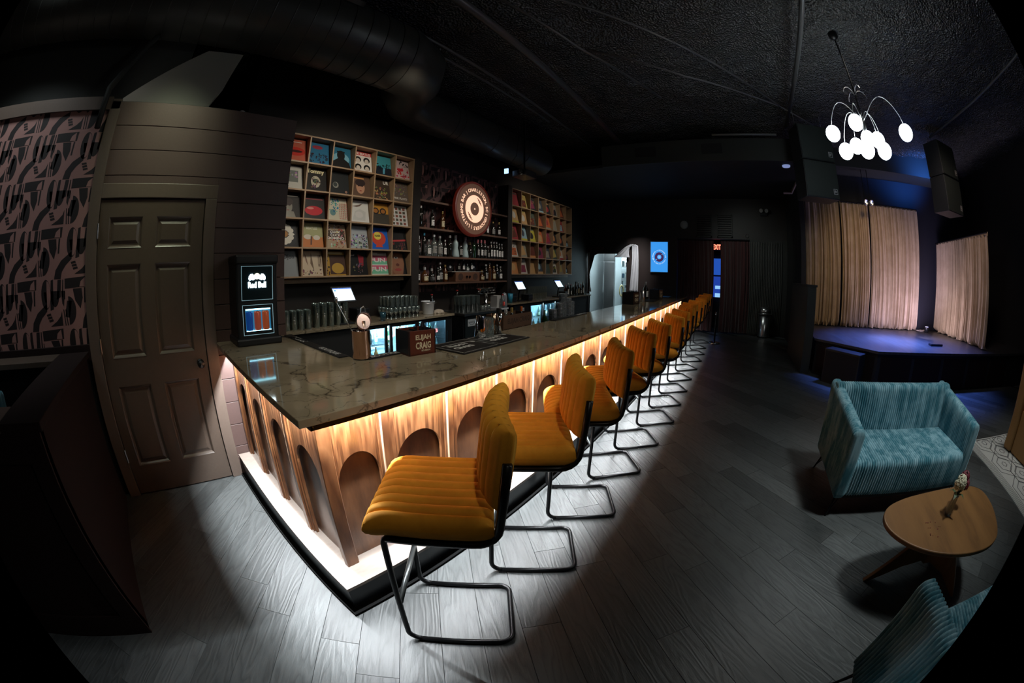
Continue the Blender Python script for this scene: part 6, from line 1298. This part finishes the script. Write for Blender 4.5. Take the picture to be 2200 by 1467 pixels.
# bucket, towel, two bottles
bk = thing('ice_bucket', 'white enamel ice bucket with dark lettering on its side, near back counter', 'bucket', (3.72, 4.05, 0.9005))
MB().lathe([(0, 0), (0.075, 0), (0.078, 0.005), (0.10, 0.185), (0.105, 0.19), (0.098, 0.192), (0.073, 0.01), (0, 0.008)], 28, cap=False).build('pail', M_WHITE, bk, smooth=True)
MB().tube([(0.10*cos(a_), 0.10*sin(a_)*0.25-0.07, 0.172+0.01*sin(a_)) for a_ in [pi+pi*i/10 for i in range(11)]], 0.003, 5).build('handle', M_CHROME, bk)
lm = MB(); F = lambda u, v: ((0.0885+0.02*v/0.18)*cos(-0.55+v*0+u*0+0.0)*1.0+0*u, (0.0885+0.02*v/0.18)*sin(-0.55), v)
v_, f_, (x0, x1, y0, y1) = text('ICE COLD', 0.02)
lm.add([((0.081+0.02*(0.03+(a_-x0)*0.028)/0.18)*1.03*cos(RD(-52)+(b_)*0.35), (0.081+0.02*(0.03+(a_-x0)*0.028)/0.18)*1.03*sin(RD(-52)+(b_)*0.35), 0.03+(a_-x0)*0.028) for a_, b_ in v_], f_, (0.03, 0.04, 0.08)); lm.build('lettering', M_FLATPRINT, bk)
bottle('beer', 'dark', None, 'red', (3.77, 4.02, 0.93), 'dark bottle with a red cap sticking out of the white bucket', None, 1.15)
def towel(u, v):
    return (3.84+0.17*u+0.01*sin(v*9), 3.97+0.14*v+0.01*sin(u*8), 0.9015+0.055*(sin(pi*u)**0.5)*(sin(pi*v)**0.4)+0.006*sin(u*17+v*11))
tag(MB().grid(towel, 24, 20).build('folded_towel', mat('cream_towel', (0.5, 0.43, 0.34), 0.9, bump=0.4, bscale=200), smooth=True, solid=0.004), 'crumpled cream towel beside the white ice bucket', 'towel')
for i, x in enumerate((3.56, 3.64)): bottle('wine', 'dark', 'white', 'silver', (x, 4.28, 0.9005), f'tall dark bottle behind the stemmed glasses, {["left", "right"][i]} one of two', 'pair of bottles by the niche post', 1.2)
tag(MB().lathe([(0, 0), (0.035, 0), (0.042, 0.11), (0.04, 0.11), (0.033, 0.004), (0, 0.004)], 14, (2.80, 3.92, 0.9005), cap=False).build('blue_tumbler', glass('blue_glass', (0.3, 0.55, 0.7), 0.08, (0.1, 0.3, 0.4), 0.2), smooth=True), 'blue glass tumbler beside the near register', 'glass')
bottle('beer', 'dark', None, 'red', (4.62, 4.30, 0.8725), 'dark bottle with a red cap behind the highballs', None, 1.5)
# registers
def register(xa, yb, yt, label, xo=0.0, zc=0.90):
    g = thing('point_of_sale', label, 'register', (xa, 4.0, zc+0.0005), group='point-of-sale screens')
    x0, x1 = xa, xa+0.27
    f = lambda u, v, d=0: (x0+(x1-x0)*u, yb+(yt-yb)*v-d*0.75, 1.19+0.145*v*1.0+0.0-d*0.6)
    m = MB(); c = [f(-0.06, -0.12), f(1.06, -0.12), f(1.06, 1.12), f(-0.06, 1.12)]; bk_ = [(a, b+0.012, z+0.0-0.01) for a, b, z in c]
    m.add([(a, b, z) for a, b, z in c]+bk_, [(0, 1, 2, 3), (7, 6, 5, 4), (0, 4, 5, 1), (1, 5, 6, 2), (2, 6, 7, 3), (3, 7, 4, 0)]).build('tablet_body', M_BLACKPLASTIC, g, world=True)
    s = MB(); s.poly([(0, 0), (1, 0), (1, 1), (0, 1)], lambda u, v: f(u, v, 0.002), (0.72, 0.88, 1.0)); s.poly([(0, 0.93), (1, 0.93), (1, 1.0), (0, 1.0)], lambda u, v: f(u, v, 0.003), (0.02, 0.1, 0.5)); s.poly([(0.05, 0.76), (0.16, 0.76), (0.16, 0.86), (0.05, 0.86)], lambda u, v: f(u, v, 0.003), (0.03, 0.25, 0.8))
    s.build('screen', mat('tablet_glow', (0, 0, 0), 0.4, vcol=True, es=1.25), g, world=True)
    MB().tube([(xa+0.13, yb+0.04, 1.2), (xa+0.13, yb+0.07, 1.1), (xa+0.13, 4.03, zc+0.005)], 0.014, 8).build('stand', M_BLACK, g, world=True)
    MB().box(xa+0.03, xa+0.25, 3.93, 4.12, zc+0.001, zc+0.02).build('base', M_BLACKPLASTIC, g, world=True, bevel=0.004)
    return g
register(2.13, 3.95, 4.07, 'glowing touchscreen register on the near back counter')
register(5.95, 3.95, 4.04, 'glowing touchscreen register at the near end of the far counter', zc=0.952)
register(7.60, 3.95, 4.05, 'glowing touchscreen register farthest along the far counter', zc=0.952)
def pbox(x, y, z, w_, d_, h_, label):
    g = thing('receipt_printer', label, 'printer', (x, y, z+0.0005), group='receipt printers by the registers')
    MB().box(-w_/2, w_/2, -d_/2, d_/2, 0, h_).build('housing', M_BLACKPLASTIC, g, bevel=0.012); MB().box(-w_/2+0.02, w_/2-0.02, -d_/2-0.002, -d_/2+0.001, h_*0.55, h_*0.62).build('slot', M_CHROME, g)
pbox(2.56, 4.12, 0.9, 0.20, 0.22, 0.17, 'black receipt printer right of the near touchscreen')
pbox(6.30, 3.97, 0.952, 0.16, 0.18, 0.13, 'black receipt printer beside the first touchscreen of the far counter')
pbox(5.80, 4.0, 0.952, 0.14, 0.16, 0.18, 'black box printer left of the first touchscreen of the far counter')
pbox(7.98, 4.0, 0.952, 0.16, 0.18, 0.12, 'black receipt printer beside the farthest touchscreen')
tag(MB().lathe([(0, 0), (0.04, 0), (0.05, 0.17), (0.047, 0.17), (0.037, 0.005), (0, 0.005)], 16, (5.66, 3.93, 0.9525), cap=False).build('blue_cup', mat('blue_cup_plastic', (0.03, 0.25, 0.4), 0.3), smooth=True), 'blue plastic cup at the near end of the far counter', 'cup')
rr_ = random.Random(9)
sp = []
for k in range(14): sp.append((8.12+0.075*k, ['tall', 'spirit', 'wine', 'spirit'][k % 4], ['dark', 'clear', 'dark', 'amber'][(k*3) % 4], ['white', 'grey', 'white', 'cream', None][k % 5], ['silver', 'pink', 'black', 'white'][k % 4], rr_.uniform(0.85, 1.15), 0.10*(k % 2)))
row(sp, 3.95, 0.952, 'the far end counter', 'bottles at the end of the far counter')

# ---- things on the bar top
ZT = 1.0593
dp = thing('can_dispenser', 'tall black illuminated can cooler with a glowing emblem, on the bar corner by the door', 'can cooler', (0.70, 2.65, ZT))
sbox('body', mat('dispenser_black', (0.012, 0.014, 0.016), 0.35), 0.545, 0.865, 2.52, 2.79, ZT+0.03, 1.63, parent=dp, bevel=0.015)
MB().box(0.53, 0.88, 2.50, 2.80, ZT, ZT+0.05).build('base', M_BLACKPLASTIC, dp, world=True, bevel=0.012)
MB().box(0.54, 0.87, 2.505, 2.795, 1.60, 1.66).build('lid', M_BLACKPLASTIC, dp, world=True, bevel=0.014)
MB().box(0.585, 0.825, 2.512, 2.521, 1.36, 1.585).build('upper_panel', mat('tinted_panel', (0.01, 0.02, 0.026), 0.12), dp, world=True, bevel=0.002)
fr = MB()
for (a, b, c, d) in ((0.585, 0.825, 1.36, 1.585), (0.588, 0.822, 1.13, 1.33)):
    t = 0.0025
    fr.box(a, b, 2.5095, 2.5125, c, c+t).box(a, b, 2.5095, 2.5125, d-t, d).box(a, a+t, 2.5095, 2.5125, c, d).box(b-t, b, 2.5095, 2.5125, c, d)
fr.build('edge_light', mat('thin_edge_glow', (0.3, 0.4, 0.42), 0.2, emit=(0.35, 0.6, 0.7), es=0.5), dp, world=True)
em = MB(); F = lambda u, v: (0.705+u*1.3, 2.5085, 1.50+v*1.4); EW = (0.75, 0.95, 1.0)
em.poly(disc(0, 0.012, 0.017, 0.014, 16), F, (1.0, 0.75, 0.45))
for s in (-1, 1):
    bl = [(0.010, 0.004), (0.018, 0.014), (0.026, 0.024), (0.038, 0.022), (0.048, 0.012), (0.050, 0.0), (0.044, -0.008), (0.034, -0.004), (0.024, -0.006), (0.014, -0.002)]
    P = [(s*u, v) for u, v in bl]; em.poly(P if s > 0 else P[::-1], F, (0.7, 0.8, 0.9))
put_text(em, 'Red Bull', F, 0, -0.028, w=0.105, h=0.028, bold=0.03, col=EW)
em.build('glowing_emblem', mat('emblem_glow', (0, 0, 0), 0.4, vcol=True, es=14.0), dp, world=True)
# lower window: recessed lit box with cans
MB().box(0.60, 0.81, 2.5075, 2.512, 1.145, 1.155).box(0.60, 0.81, 2.5075, 2.512, 1.305, 1.315).box(0.60, 0.607, 2.5075, 2.512, 1.155, 1.305).box(0.803, 0.81, 2.5075, 2.512, 1.155, 1.305).build('window_frame', M_BLACKPLASTIC, dp, world=True)
MB().box(0.607, 0.803, 2.5185, 2.5195, 1.155, 1.305).build('window_back', mat('window_blue', (0.02, 0.12, 0.2), 0.3, emit=(0.03, 0.22, 0.4), es=0.6), dp, world=True)
MB().box(0.61, 0.80, 2.506, 2.5095, 1.296, 1.304).build('light_bar', mat('cyan_tube', (1, 1, 1), 0.3, emit=(0.35, 0.85, 1), es=6), dp, world=True)
MB().box(0.61, 0.80, 2.506, 2.5095, 1.157, 1.161).build('light_bar', mat('cyan_tube'), dp, world=True)
for k, (x, c) in enumerate(((0.637, (0.01, 0.07, 0.32)), (0.700, (0.35, 0.07, 0.04)), (0.762, (0.38, 0.08, 0.03)))):
    g = thing('drink_can', f'{["blue", "orange-red", "orange"][k]} slim can behind the lit window of the black can cooler', 'can', (x, 2.512, 1.162), group='cans in the can cooler')
    MB().lathe([(0, 0), (0.022, 0), (0.026, 0.006), (0.026, 0.118), (0.021, 0.126), (0.0, 0.126)], 20).build('can_body', mat(f'can_{k}', c, 0.25, 0.5, emit=c, es=0.35), g, smooth=True)  # cans glow faintly in their own colour in place of window light
    MB().lathe([(0, 0.126), (0.021, 0.126), (0.022, 0.129), (0, 0.128)], 20).build('can_lid', M_CHROME, g)
tag(MB().tube([(0.88, 2.76, 1.075), (0.93, 2.72, 1.064), (1.0, 2.60, 1.0705), (1.03, 2.4, 1.0705)], 0.004, 6).build('electric_cable', M_RUBBER), 'thin black power cord trailing from the can cooler', 'cord')
# copper jar with strainers
jr = thing('copper_jar', 'ribbed copper-coloured tool jar on the inner corner of the bar', 'jar', (1.085, 1.74, ZT+0.0072))
MB().lathe([(0, 0), (0.052, 0), (0.053, 0.003), (0.053, 0.15), (0.054, 0.152), (0.051, 0.152), (0.050, 0.006), (0, 0.005)], 40, cap=False).build('jar_body', M_COPPER, jr, smooth=True)
for nm, x, y, a_, m_, lab in (('bar_strainer', 0.012, -0.012, 0.1, M_COPPER, 'round copper bar strainer with coil standing in the copper jar'),):
    g = thing(nm, lab, 'strainer', (1.085, 1.74, ZT+0.02))
    MB().lathe([(0, 0), (0.045, 0), (0.047, 0.002), (0.045, 0.004), (0, 0.004)], 28, mtx=Matrix.Translation((x, y, 0.19)) @ Matrix.Rotation(RD(75), 4, 'X') @ Matrix.Rotation(0.3, 4, 'Z')).build('plate', m_, g)
    MB().tube([(x+0.047*cos(t), y-0.004, 0.19+0.047*sin(t)) for t in [2*pi*i/30 for i in range(30)]], 0.004, 6, True).build('coil', M_CHROME, g)
    MB().tube([(x, y-0.008, 0.19), (x-0.004, y-0.004, 0.12), (x-0.01, y, 0.0)], [0.009, 0.008, 0.008], 8).build('handle', m_, g, smooth=True)
    MB().tube([(x-0.015, y, 0.235), (x-0.01, y, 0.26), (x+0.004, y, 0.268), (x+0.016, y, 0.255), (x+0.018, y, 0.235)], 0.004, 6).build('hook', M_CHROME, g)
for i, (dx, dy, h) in enumerate(((-0.10, 0.05, 0.30), (-0.06, 0.07, 0.25))):
    g = thing('bar_spoon', f'long-handled bar spoon leaning out of the copper jar, {["longer and outermost", "shorter inner"][i]}', 'spoon', (1.085, 1.74, ZT+0.015), group='bar spoons in the copper jar')
    MB().tube([(0.02, -0.01, 0.0), (-0.045, 0.02, 0.145), (dx-0.02, dy, h)], 0.0022, 6).build('handle', M_CHROME, g)
    MB().lathe([(0, -0.016), (0.006, -0.012), (0.009, 0), (0.006, 0.014), (0, 0.018)], 10, (dx-0.022, dy, h+0.012)).build('bowl', M_CHROME, g, smooth=True)
for i, (dx, dy) in enumerate(((-0.03, -0.02), (0.035, -0.025))):
    g = tag(MB().tube([(1.085+dx*0.3, 1.74+dy*0.3, ZT+0.015), (1.085+dx, 1.74+dy, ZT+0.165)], [0.006, 0.008], 8).build('tongs', M_MIRROR, smooth=True), f'chrome tool handle sticking out of the copper jar on its {["left", "right"][i]} side', 'tool', 'chrome tools in the copper jar')
# wooden caddies
def caddy(x, y, rz, label, sc_=1.0, wood_=(0.10, 0.022, 0.012), ink=(0.62, 0.55, 0.38), z=ZT):
    g = thing('bar_caddy', label, 'caddy', (x, y, z), rz, 'dark wooden bar caddies'); w_, d_, h_ = 0.186*sc_, 0.15*sc_, 0.142*sc_; t = 0.008
    wm = mat('caddy_mahogany_%d' % int(wood_[0]*100), wood_, 0.4)
    MB().box(-w_/2, w_/2, -d_/2, -d_/2+t, 0, h_).build('front_board', wm, g, bevel=0.0015); MB().box(-w_/2, w_/2, d_/2-t, d_/2, 0, h_).build('back_board', wm, g)
    for s in (-1, 1): MB().box(s*w_/2-(t if s > 0 else 0), s*w_/2+(t if s < 0 else 0), -d_/2, d_/2, 0, h_).build('side_board', M_BLACKPLASTIC, g)
    MB().box(-w_/2, w_/2, -d_/2, d_/2, 0, t).build('floor_board', wm, g); MB().box(-0.003, 0.003, -d_/2+t, d_/2-t, t, h_*0.95).build('divider', M_BLACKPLASTIC, g)
    lm = MB(); F = lambda u, v: (u, -d_/2-0.0006, h_*0.5+v)
    put_text(lm, 'ELIJAH', F, 0.006, 0.028*sc_, w=0.105*sc_, h=0.037*sc_, bold=0.03, col=ink); put_text(lm, 'CRAIG', F, 0.006, -0.016*sc_, w=0.105*sc_, h=0.040*sc_, bold=0.03, col=ink); put_text(lm, 'BOURBON', F, 0.022, -0.046*sc_, w=0.06*sc_, col=ink)
    lm.build('lettering', M_FLATPRINT, g)
    r_ = random.Random(int(x*50))
    for k in range(14):
        px, py = r_.uniform(0.01, w_/2-0.014), r_.uniform(-d_/2+0.02, d_/2-0.02)
        MB().tube([(px, py, 0.02), (px+r_.uniform(-0.01, 0.01), py+r_.uniform(-0.01, 0.01), h_+r_.uniform(0.01, 0.035))], 0.0032, 5).build('straw', M_BLACKPLASTIC, g)
    MB().box(-w_/2+0.012, -0.01, -d_/2+0.015, d_/2-0.015, t, h_*0.9).build('napkins', M_BLACKPLASTIC, g)
    return g
caddy(1.415, 1.655, RD(-8), 'dark wooden bar caddy with cream lettering between the copper jar and the black mats')
caddy(5.72, 1.66, RD(-8), 'dark wooden bar caddy with cream lettering, second from the far end of the bar', 1.3, (0.02, 0.012, 0.01))
caddy(7.16, 1.55, RD(-8), 'dark wooden bar caddy with cream lettering nearest the far end of the bar', 1.3, (0.02, 0.012, 0.01))
# bar mats
for i, x0 in enumerate((1.56, 1.918)):
    g = tag(MB().box(x0, x0+0.35, 1.40, 1.715, ZT, ZT+0.009).build('bar_mat', M_RUBBER, bevel=0.002), f'black rubber bar mat with white printing, {["left one beside the wooden caddy", "right one under the mixing tins"][i]}', 'bar mat', 'square bar mats')
    m = MB(); zt = ZT+0.0094; F = lambda u, v: (x0+u, 1.40+v, zt)
    a, b, c, d, t = 0.012, 0.338, 0.012, 0.303, 0.0035
    for R_ in ([(a, c), (b, c), (b, c+t), (a, c+t)], [(a, d-t), (b, d-t), (b, d), (a, d)], [(a, c), (a+t, c), (a+t, d), (a, d)], [(b-t, c), (b, c), (b, d), (b-t, d)]): m.poly(R_, F, (0.55, 0.55, 0.52))
    put_text(m, 'ELIJAH', F, 0.15, 0.185, w=0.17, h=0.045, bold=0.05, col=(0.6, 0.6, 0.57)); put_text(m, 'CRAIG', F, 0.14, 0.125, w=0.17, h=0.045, bold=0.05, col=(0.6, 0.6, 0.57))
    m.poly([(0.20, 0.235), (0.30, 0.225), (0.31, 0.215), (0.20, 0.222)], F, (0.6, 0.6, 0.57)); m.poly(disc(0.312, 0.205, 0.014, 0.02, 12), F, (0.6, 0.6, 0.57)); m.poly([(0.05, 0.235), (0.20, 0.235), (0.20, 0.228), (0.05, 0.228)], F, (0.6, 0.6, 0.57))
    m.build('mat_print', M_FLATPRINT, g, world=True)
# tins, jiggers
zt = ZT+0.0097
g = thing('mixing_glass', 'upturned cut mixing glass at the back of the right bar mat', 'mixing glass', (2.10, 1.655, zt)); m = MB()
n = 24; pr = [(0.046, 0), (0.044, 0.12), (0.040, 0.13)]
for k in range(n):
    a0, a1, am = 2*pi*k/n, 2*pi*(k+1)/n, 2*pi*(k+.5)/n
    q_ = []
    for r_, z in pr: q_ += [(r_*cos(a0), r_*sin(a0), z), (r_*0.93*cos(am), r_*0.93*sin(am), z), (r_*cos(a1), r_*sin(a1), z)]
    m.add(q_, [(0, 1, 4, 3), (1, 2, 5, 4), (3, 4, 7, 6), (4, 5, 8, 7)])
m.build('cut_wall', M_GLASS, g); MB().lathe([(0, 0.13), (0.04, 0.13), (0.038, 0.137), (0, 0.137)], 24).build('thick_base', M_GLASS, g)
for i, (x, y, m_, h, r, lab) in enumerate(((2.20, 1.675, M_BRASS, 0.155, 0.019, 'tall copper-gold hourglass jigger standing behind the mixing glass'), (2.245, 1.655, M_MIRROR, 0.15, 0.021, 'tall steel hourglass jigger at the rear corner of the right bar mat'))):
    tag(MB().lathe([(0, 0), (r, 0), (0.006, h*0.48), (0.006, h*0.52), (r*1.1, h), (r*0.95, h), (0.003, h*0.56), (0, h*0.56)], 20, (x, y, zt), cap=False).build('jigger', m_, smooth=True), lab, 'jigger')
tag(MB().lathe([(0, 0), (0.043, 0), (0.044, 0.004), (0.032, 0.15), (0.030, 0.153), (0, 0.153)], 24, (2.035, 1.668, zt), cap=False).build('shaker_tin', M_MIRROR, smooth=True), 'upturned steel shaker tin left of the cut mixing glass', 'shaker')
# long bottle caddy
lb_ = thing('bottle_caddy', 'long dark wooden caddy with carved lettering, filled with bottles', 'caddy', (2.66, 1.845, ZT-0.10), 0)
wm = mat('carved_walnut', (0.075, 0.04, 0.024), 0.5)
MB().box(2.44, 2.88, 1.76, 1.77, ZT, ZT+0.115).build('front_board', wm, lb_, world=True); MB().box(2.44, 2.88, 1.93, 1.94, ZT-0.10, ZT+0.115).build('back_board', wm, lb_, world=True)
for x in (2.44, 2.87): MB().box(x, x+0.01, 1.77, 1.93, ZT-0.10, ZT+0.115).build('side_board', wm, lb_, world=True)
MB().box(2.44, 2.88, 1.76, 1.94, ZT-0.11, ZT-0.10).build('floor_board', wm, lb_, world=True)
lm = MB(); put_text(lm, 'ELIJAH CRAIG', lambda u, v: (2.67+u, 1.7592, ZT+0.058+v), 0, 0, w=0.34, h=0.06, bold=0.03, col=(0.03, 0.015, 0.01)); lm.build('lettering', M_FLATPRINT, lb_, world=True)
struct(sbox('trim_speed_rail', M_CHROME, 1.2, 5.2, 1.755, 2.0, 0.90, 0.945))
for k, (x, kd, gl, lb2, cp, s) in enumerate([(2.50, 'squat', 'clear', 'white', 'black', 1.25), (2.60, 'spirit', 'clear', 'white', 'silver', 0.9), (2.69, 'wine', 'dark', 'yellow', 'gold', 0.85), (2.77, 'squat', 'dark', 'white', 'black', 0.9), (2.84, 'wine', 'dark', 'white', 'orange', 0.85)]):
    bottle(kd, gl, lb2, cp, (x, 1.85, ZT-0.099), f'{gl} {kd} bottle, {ORD[k]} from the left in the long wooden caddy', 'bottles in the long caddy', s)
# stacks of frosted cups
pc = MB().lathe([(0, 0), (0.030, 0), (0.042, 0.10), (0.044, 0.10), (0.044, 0.104), (0.041, 0.104), (0.029, 0.003), (0, 0.003)], 16, cap=False).mesh('plastic_cup', M_FROST, True)
for s, (x, y, n_) in enumerate([(3.36, 1.80, 9), (3.50, 1.80, 13), (3.60, 1.81, 20), (3.70, 1.80, 16), (3.80, 1.81, 13)]):
    for k in range(n_):
        put1(pc, 'plastic_cup', (x, y, 0.9455+k*0.0135), f'frosted plastic cup nested in the {ORD[s]} cup stack from the left behind the bar', 'cup', f'frosted cups, stack {s+1}')
tag(MB().lathe([(0, 0), (0.035, 0), (0.035, 0.12), (0.012, 0.16), (0.012, 0.21), (0, 0.21)], 14, (3.22, 1.82, 0.9455)).build('dark_bottle', M_GREEN, smooth=True), 'dark green bottle in front of the lit far cooler', 'bottle')
# far end of the bar
for i, (x, y, h) in enumerate(((6.30, 1.62, 0.19),)):
    tag(MB().lathe([(0, 0), (0.045, 0), (0.048, 0.004), (0.042, h), (0.038, h), (0, h-0.004)], 20, (x, y, ZT)).build('steel_tumbler', M_CHROME, smooth=True), 'tall steel tumbler between the two far wooden caddies', 'tumbler')
bottle('spirit', 'dark', 'white', 'silver', (6.95, 1.72, ZT), 'dark spirit bottle behind the farthest wooden caddy', None, 1.2)
bottle('squat', 'dark', None, 'black', (7.45, 1.66, ZT), 'squat black bottle right of the farthest wooden caddy', None, 0.9)
for i, x in enumerate((6.40, 7.75)):
    tag(MB().box(x, x+0.5, 1.42, 1.70, ZT, ZT+0.008).build('bar_mat', M_RUBBER), f'black bar mat {["beside the steel tumbler", "beyond the farthest wooden caddy"][i]}', 'bar mat', 'far bar mats')
